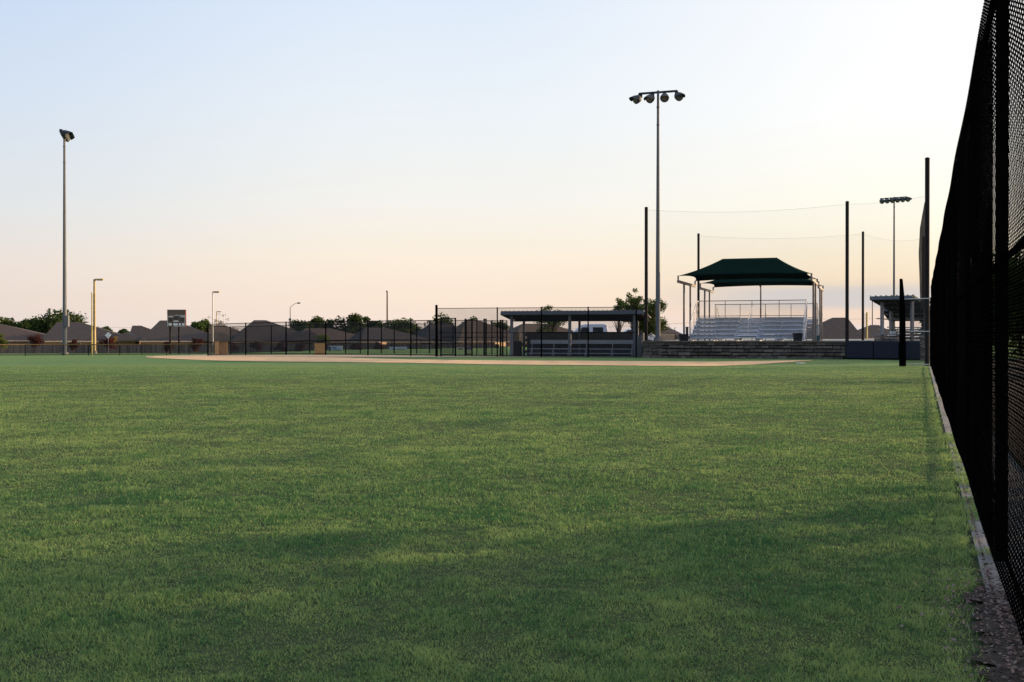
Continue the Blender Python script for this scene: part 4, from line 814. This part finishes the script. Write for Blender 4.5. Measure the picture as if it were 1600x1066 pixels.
M['canopy'] = leafmat('green_canopy_fabric', (.005, .017, .015), (.009, .026, .021), .38)
canopy((10.7, 66.0, 0), 8.25, 6.6, 4.90, 1.28, 3.5, 'nearer dark green shade canopy over the silver bleachers')
canopy((13.95, 75.9, 0), 8.4, 6.4, 4.92, 1.1, 3.5, 'farther dark green shade canopy behind the first')
def bleachers(A, u, v, wid, rows, label, aisle=True):
    A = Vector(A); r = thing('bleachers', (A.x, A.y, TZ), label, 'bleachers', 'silver aluminium bleachers')
    P = lambda s, t, z: A + u * s + v * t + Vector((0, 0, TZ + z)); yw = math.atan2(u.y, u.x); run, ri = .72, .275; a0, a1 = wid * .40, wid * .62
    for k_ in range(rows):
        z0 = .2 + ri * k_; t0 = run * k_
        for (s0, s1) in ((0, a0), (a1, wid)):
            MB().box(P((s0 + s1) / 2, t0 + .36, z0 + .27), (s1 - s0, .27, .05), yw).build('seat', 'alum', r)
            if k_ < rows: MB().box(P((s0 + s1) / 2, t0 + .02, z0), (s1 - s0, .4, .05), yw).build('footboard', 'alum', r)
        MB().box(P(wid / 2, t0 + .52, z0 + .11), (wid, .02, .235), yw).build('riser', 'alum', r)
        MB().box(P((a0 + a1) / 2, t0 + .02, z0 + .03), (a1 - a0 - .06, .5, .05), yw).build('step', 'white', r)
        if k_: MB().box(P((a0 + a1) / 2, t0 - .32, z0 - .11), (a1 - a0 - .3, .3, .04), yw).build('step', 'white', r)
    T_ = run * rows + .1; zt = .2 + ri * rows
    for i in range(6):
        s = .15 + (wid - .3) * i / 5; b = MB(); b.beam(P(s, 0, .03), P(s, T_, .03), .06, .06); b.beam(P(s, .1, .12), P(s, T_, zt - .1), .05, .07)
        for k_ in range(rows): b.beam(P(s, run * k_ + .36, .03), P(s, run * k_ + .36, .2 + ri * k_ + .24), .045, .045)
        b.beam(P(s, T_, 0), P(s, T_, zt), .05, .05); b.build('frame', 'alum', r)
    # rear guard rail
    hr = 1.15; b = MB(); b.tube(P(0, T_, zt + hr), P(wid, T_, zt + hr), .024, n=8); b.tube(P(0, T_, zt + .12), P(wid, T_, zt + .12), .02, n=8)
    for i in range(5): b.tube(P(wid * i / 4, T_, 0), P(wid * i / 4, T_, zt + hr), .022, n=8)
    b.build('guard_rail', 'galv', r, True); MB().add([P(0, T_, zt + .1), P(wid, T_, zt + .1), P(wid, T_, zt + hr), P(0, T_, zt + hr)], [(0, 1, 2, 3)]).build('rail_mesh', 'railnet', r)
    for s in (-.02, wid + .02):
        b = MB(); b.tube(P(s, .35, 1.15), P(s, T_ - .9, zt + hr - .1), .026, n=8); b.tube(P(s, T_ - .9, zt + hr - .1), P(s, T_, zt + hr), .026, n=8); b.tube(P(s, .35, .15), P(s, T_, zt), .022, n=8); b.tube(P(s, .35, 0), P(s, .35, 1.15), .026, n=8); b.tube(P(s, T_ - .9, .2), P(s, T_ - .9, zt + hr - .1), .024, n=8); b.tube(P(s, T_ * .5, .2), P(s, T_ * .5, 1.95), .022, n=8)
        b.build('guard_rail', 'alum', r, True); MB().add([P(s, .35, .15), P(s, T_, zt), P(s, T_, zt + hr), P(s, T_ - .9, zt + hr - .1), P(s, .35, 1.15)], [(0, 1, 2, 3, 4)]).build('rail_mesh', 'rmesh', r)
    b = MB(); s = (a0 + a1) / 2
    for t, zb_ in ((run * 1.2, .5), (run * 3.0, 1.0), (run * 4.2, 1.35)): b.tube(P(s, t, zb_), P(s, t, zb_ + .88), .02, n=8)
    b.tube(P(s, run * 1.2, 1.38), P(s, run * 3.0, 1.88), .02, n=8); b.tube(P(s, run * 3.0, 1.88), P(s, run * 4.2, 2.23), .02, n=8); b.build('aisle_handrail', 'alum', r, True)
M['railnet'] = sheer('fine_rail_mesh', (.30, .27, .26), .10)
bleachers((11.55, 66.6, 0), R_, E_, 7.1, 5, 'nearer silver bleachers facing the field under the green canopy')
p2 = Vector((15.4, 77.6, 0)); bleachers(p2 + R_ * 7.4 + E_ * 3.7, -R_, -E_, 7.4, 5, 'farther silver bleachers facing away under the second canopy')
def bin_(px, y, w_, h_, m, label, cat='bin'):
    X = at(px, y); r = thing('trash_bin', (X, y, TZ), label, cat); b = MB(); P0 = [(-.42, -.42), (.42, -.42), (.42, .42), (-.42, .42)]
    V = [(X + a_ * w_, y + c_ * w_, TZ) for a_, c_ in P0] + [(X + a_ * w_ * 1.15, y + c_ * w_ * 1.15, TZ + h_) for a_, c_ in P0]
    b.add(V, [(3, 2, 1, 0), (4, 5, 6, 7), (0, 1, 5, 4), (1, 2, 6, 5), (2, 3, 7, 6), (3, 0, 4, 7)]); b.build('body', m, r); MB().box((X, y, TZ + h_ + .03), (w_ * 1.05, w_ * 1.05, .06)).build('lid', m, r)
bin_(1068, 66.2, .56, .40, 'darkbin', 'black square bin at the left foot of the bleachers'); bin_(1246.5, 64.2, .5, .46, 'darkbin', 'black square bin at the right foot of the bleachers'); bin_(1275.5, 70, .34, .32, 'teal', 'small teal bin behind the bleachers right of the canopy posts')
r = thing('wooden_post', (at(1073.5, 67), 67, TZ), 'short brown wooden post standing behind the left black bin', 'post'); MB().box((at(1073.5, 67), 67, TZ + .45), (.16, .16, .9)).build('shaft', 'wood', r); MB().box((at(1073.5, 67), 67, TZ + .92), (.2, .2, .04)).build('cap', 'wood', r)
# ------------------------------------------------------------------ vehicles behind the dugout
def vehicle(name, px0, y, length, prof, cab, label, cat, wid=1.9, base=.45, wheels=(.9, 4.5)):
    """prof: body side outline, cab: greenhouse outline, both (along, up) from the nose; nose at px0, driving left"""
    X0 = at(px0, y); r = thing(name, (X0 + length / 2, y, base), label, cat, 'vehicles parked behind the dugout')
    def side(out, w_, inset=0):
        n = len(out); b = MB(); V = [(X0 + a_, y - w_ / 2 + inset, base + z) for a_, z in out] + [(X0 + a_, y + w_ / 2 - inset, base + z) for a_, z in out]
        return b.add(V, [tuple(range(n)), tuple(range(n, 2 * n))[::-1]] + [(i, n + i, n + (i + 1) % n, (i + 1) % n) for i in range(n)])
    o = side(prof, wid).build('body', 'car', r); m_ = o.modifiers.new('bevel', 'BEVEL'); m_.width = .05; m_.segments = 2
    o = side(cab, wid - .16).build('cab', 'car', r); m_ = o.modifiers.new('bevel', 'BEVEL'); m_.width = .06; m_.segments = 3
    return r, X0
r, X0 = vehicle('pickup_truck', 868, 84, 5.9, [(0, .45), (.05, .95), (.25, 1.12), (1.5, 1.2), (5.85, 1.2), (5.9, .5), (5.2, .42), (.5, .42)], [(1.35, 1.19), (2.05, 1.85), (2.5, 1.93), (3.9, 1.93), (4.15, 1.86), (4.25, 1.19)], 'white crew cab pickup truck facing left, parked behind the dugout', 'pickup truck')
for (w0, w1) in ((1.8, 2.7), (3.0, 3.85)):
    MB().add([(X0 + w0, 83.115, 1.68), (X0 + w1, 83.115, 1.68), (X0 + w1 - .03, 83.115, 2.1), (X0 + w0 + (.35 if w0 < 2 else 0), 83.115, 2.1), (X0 + w0, 83.135, 1.68), (X0 + w1, 83.135, 1.68), (X0 + w1 - .03, 83.135, 2.1), (X0 + w0 + (.35 if w0 < 2 else 0), 83.135, 2.1)], [(0, 1, 2, 3), (7, 6, 5, 4), (0, 4, 5, 1), (1, 5, 6, 2), (2, 6, 7, 3), (3, 7, 4, 0)]).build('side_window', 'glass', r)
def wheel(r, x, y, base, R=.38):
    o = MB().lathe((x, y - .12, base + R), (0, 1, 0), [(0, R * .9), (.03, R), (.21, R), (.24, R * .9)], 20).build('wheel', 'tyre', r, True); MB().lathe((x, y - .135, base + R), (0, 1, 0), [(0, R * .2), (.012, R * .55), (.02, R * .6)], 14).build('rim', 'rim', o)
for a_ in (1.05, 4.75):
    for dy in (-.88, .88): wheel(r, X0 + a_, 84 + dy, .45)
for dy in (-.75, .75): MB().box((X0 + .02, 84 + dy, 1.3), (.06, .3, .2)).build('headlight', 'lens', r); MB().box((X0 + 5.9, 84 + dy * 1.1, 1.4), (.05, .16, .4)).build('tail_light', 'red', r)
r, X0 = vehicle('parked_car', 950, 90, 4.4, [(0, .4), (.05, .72), (.9, .9), (4.2, .98), (4.38, .8), (4.4, .4), (3.8, .28), (.4, .28)], [(.85, .88), (1.5, 1.48), (2.1, 1.6), (3.1, 1.58), (3.6, 1.4), (4.0, .96)], 'white rounded car parked right of the pickup behind the dugout', 'car', wid=1.8)
MB().add([(X0 + 1.2, 89.165, 1.4), (X0 + 3.6, 89.165, 1.42), (X0 + 3.1, 89.165, 1.93), (X0 + 1.65, 89.165, 1.93), (X0 + 1.2, 89.185, 1.4), (X0 + 3.6, 89.185, 1.42), (X0 + 3.1, 89.185, 1.93), (X0 + 1.65, 89.185, 1.93)], [(0, 1, 2, 3), (7, 6, 5, 4), (0, 4, 5, 1), (1, 5, 6, 2), (2, 6, 7, 3), (3, 7, 4, 0)]).build('side_window', 'glass', r)
for a_ in (.85, 3.5):
    for dy in (-.82, .82): wheel(r, X0 + a_, 90 + dy, .45, .32)
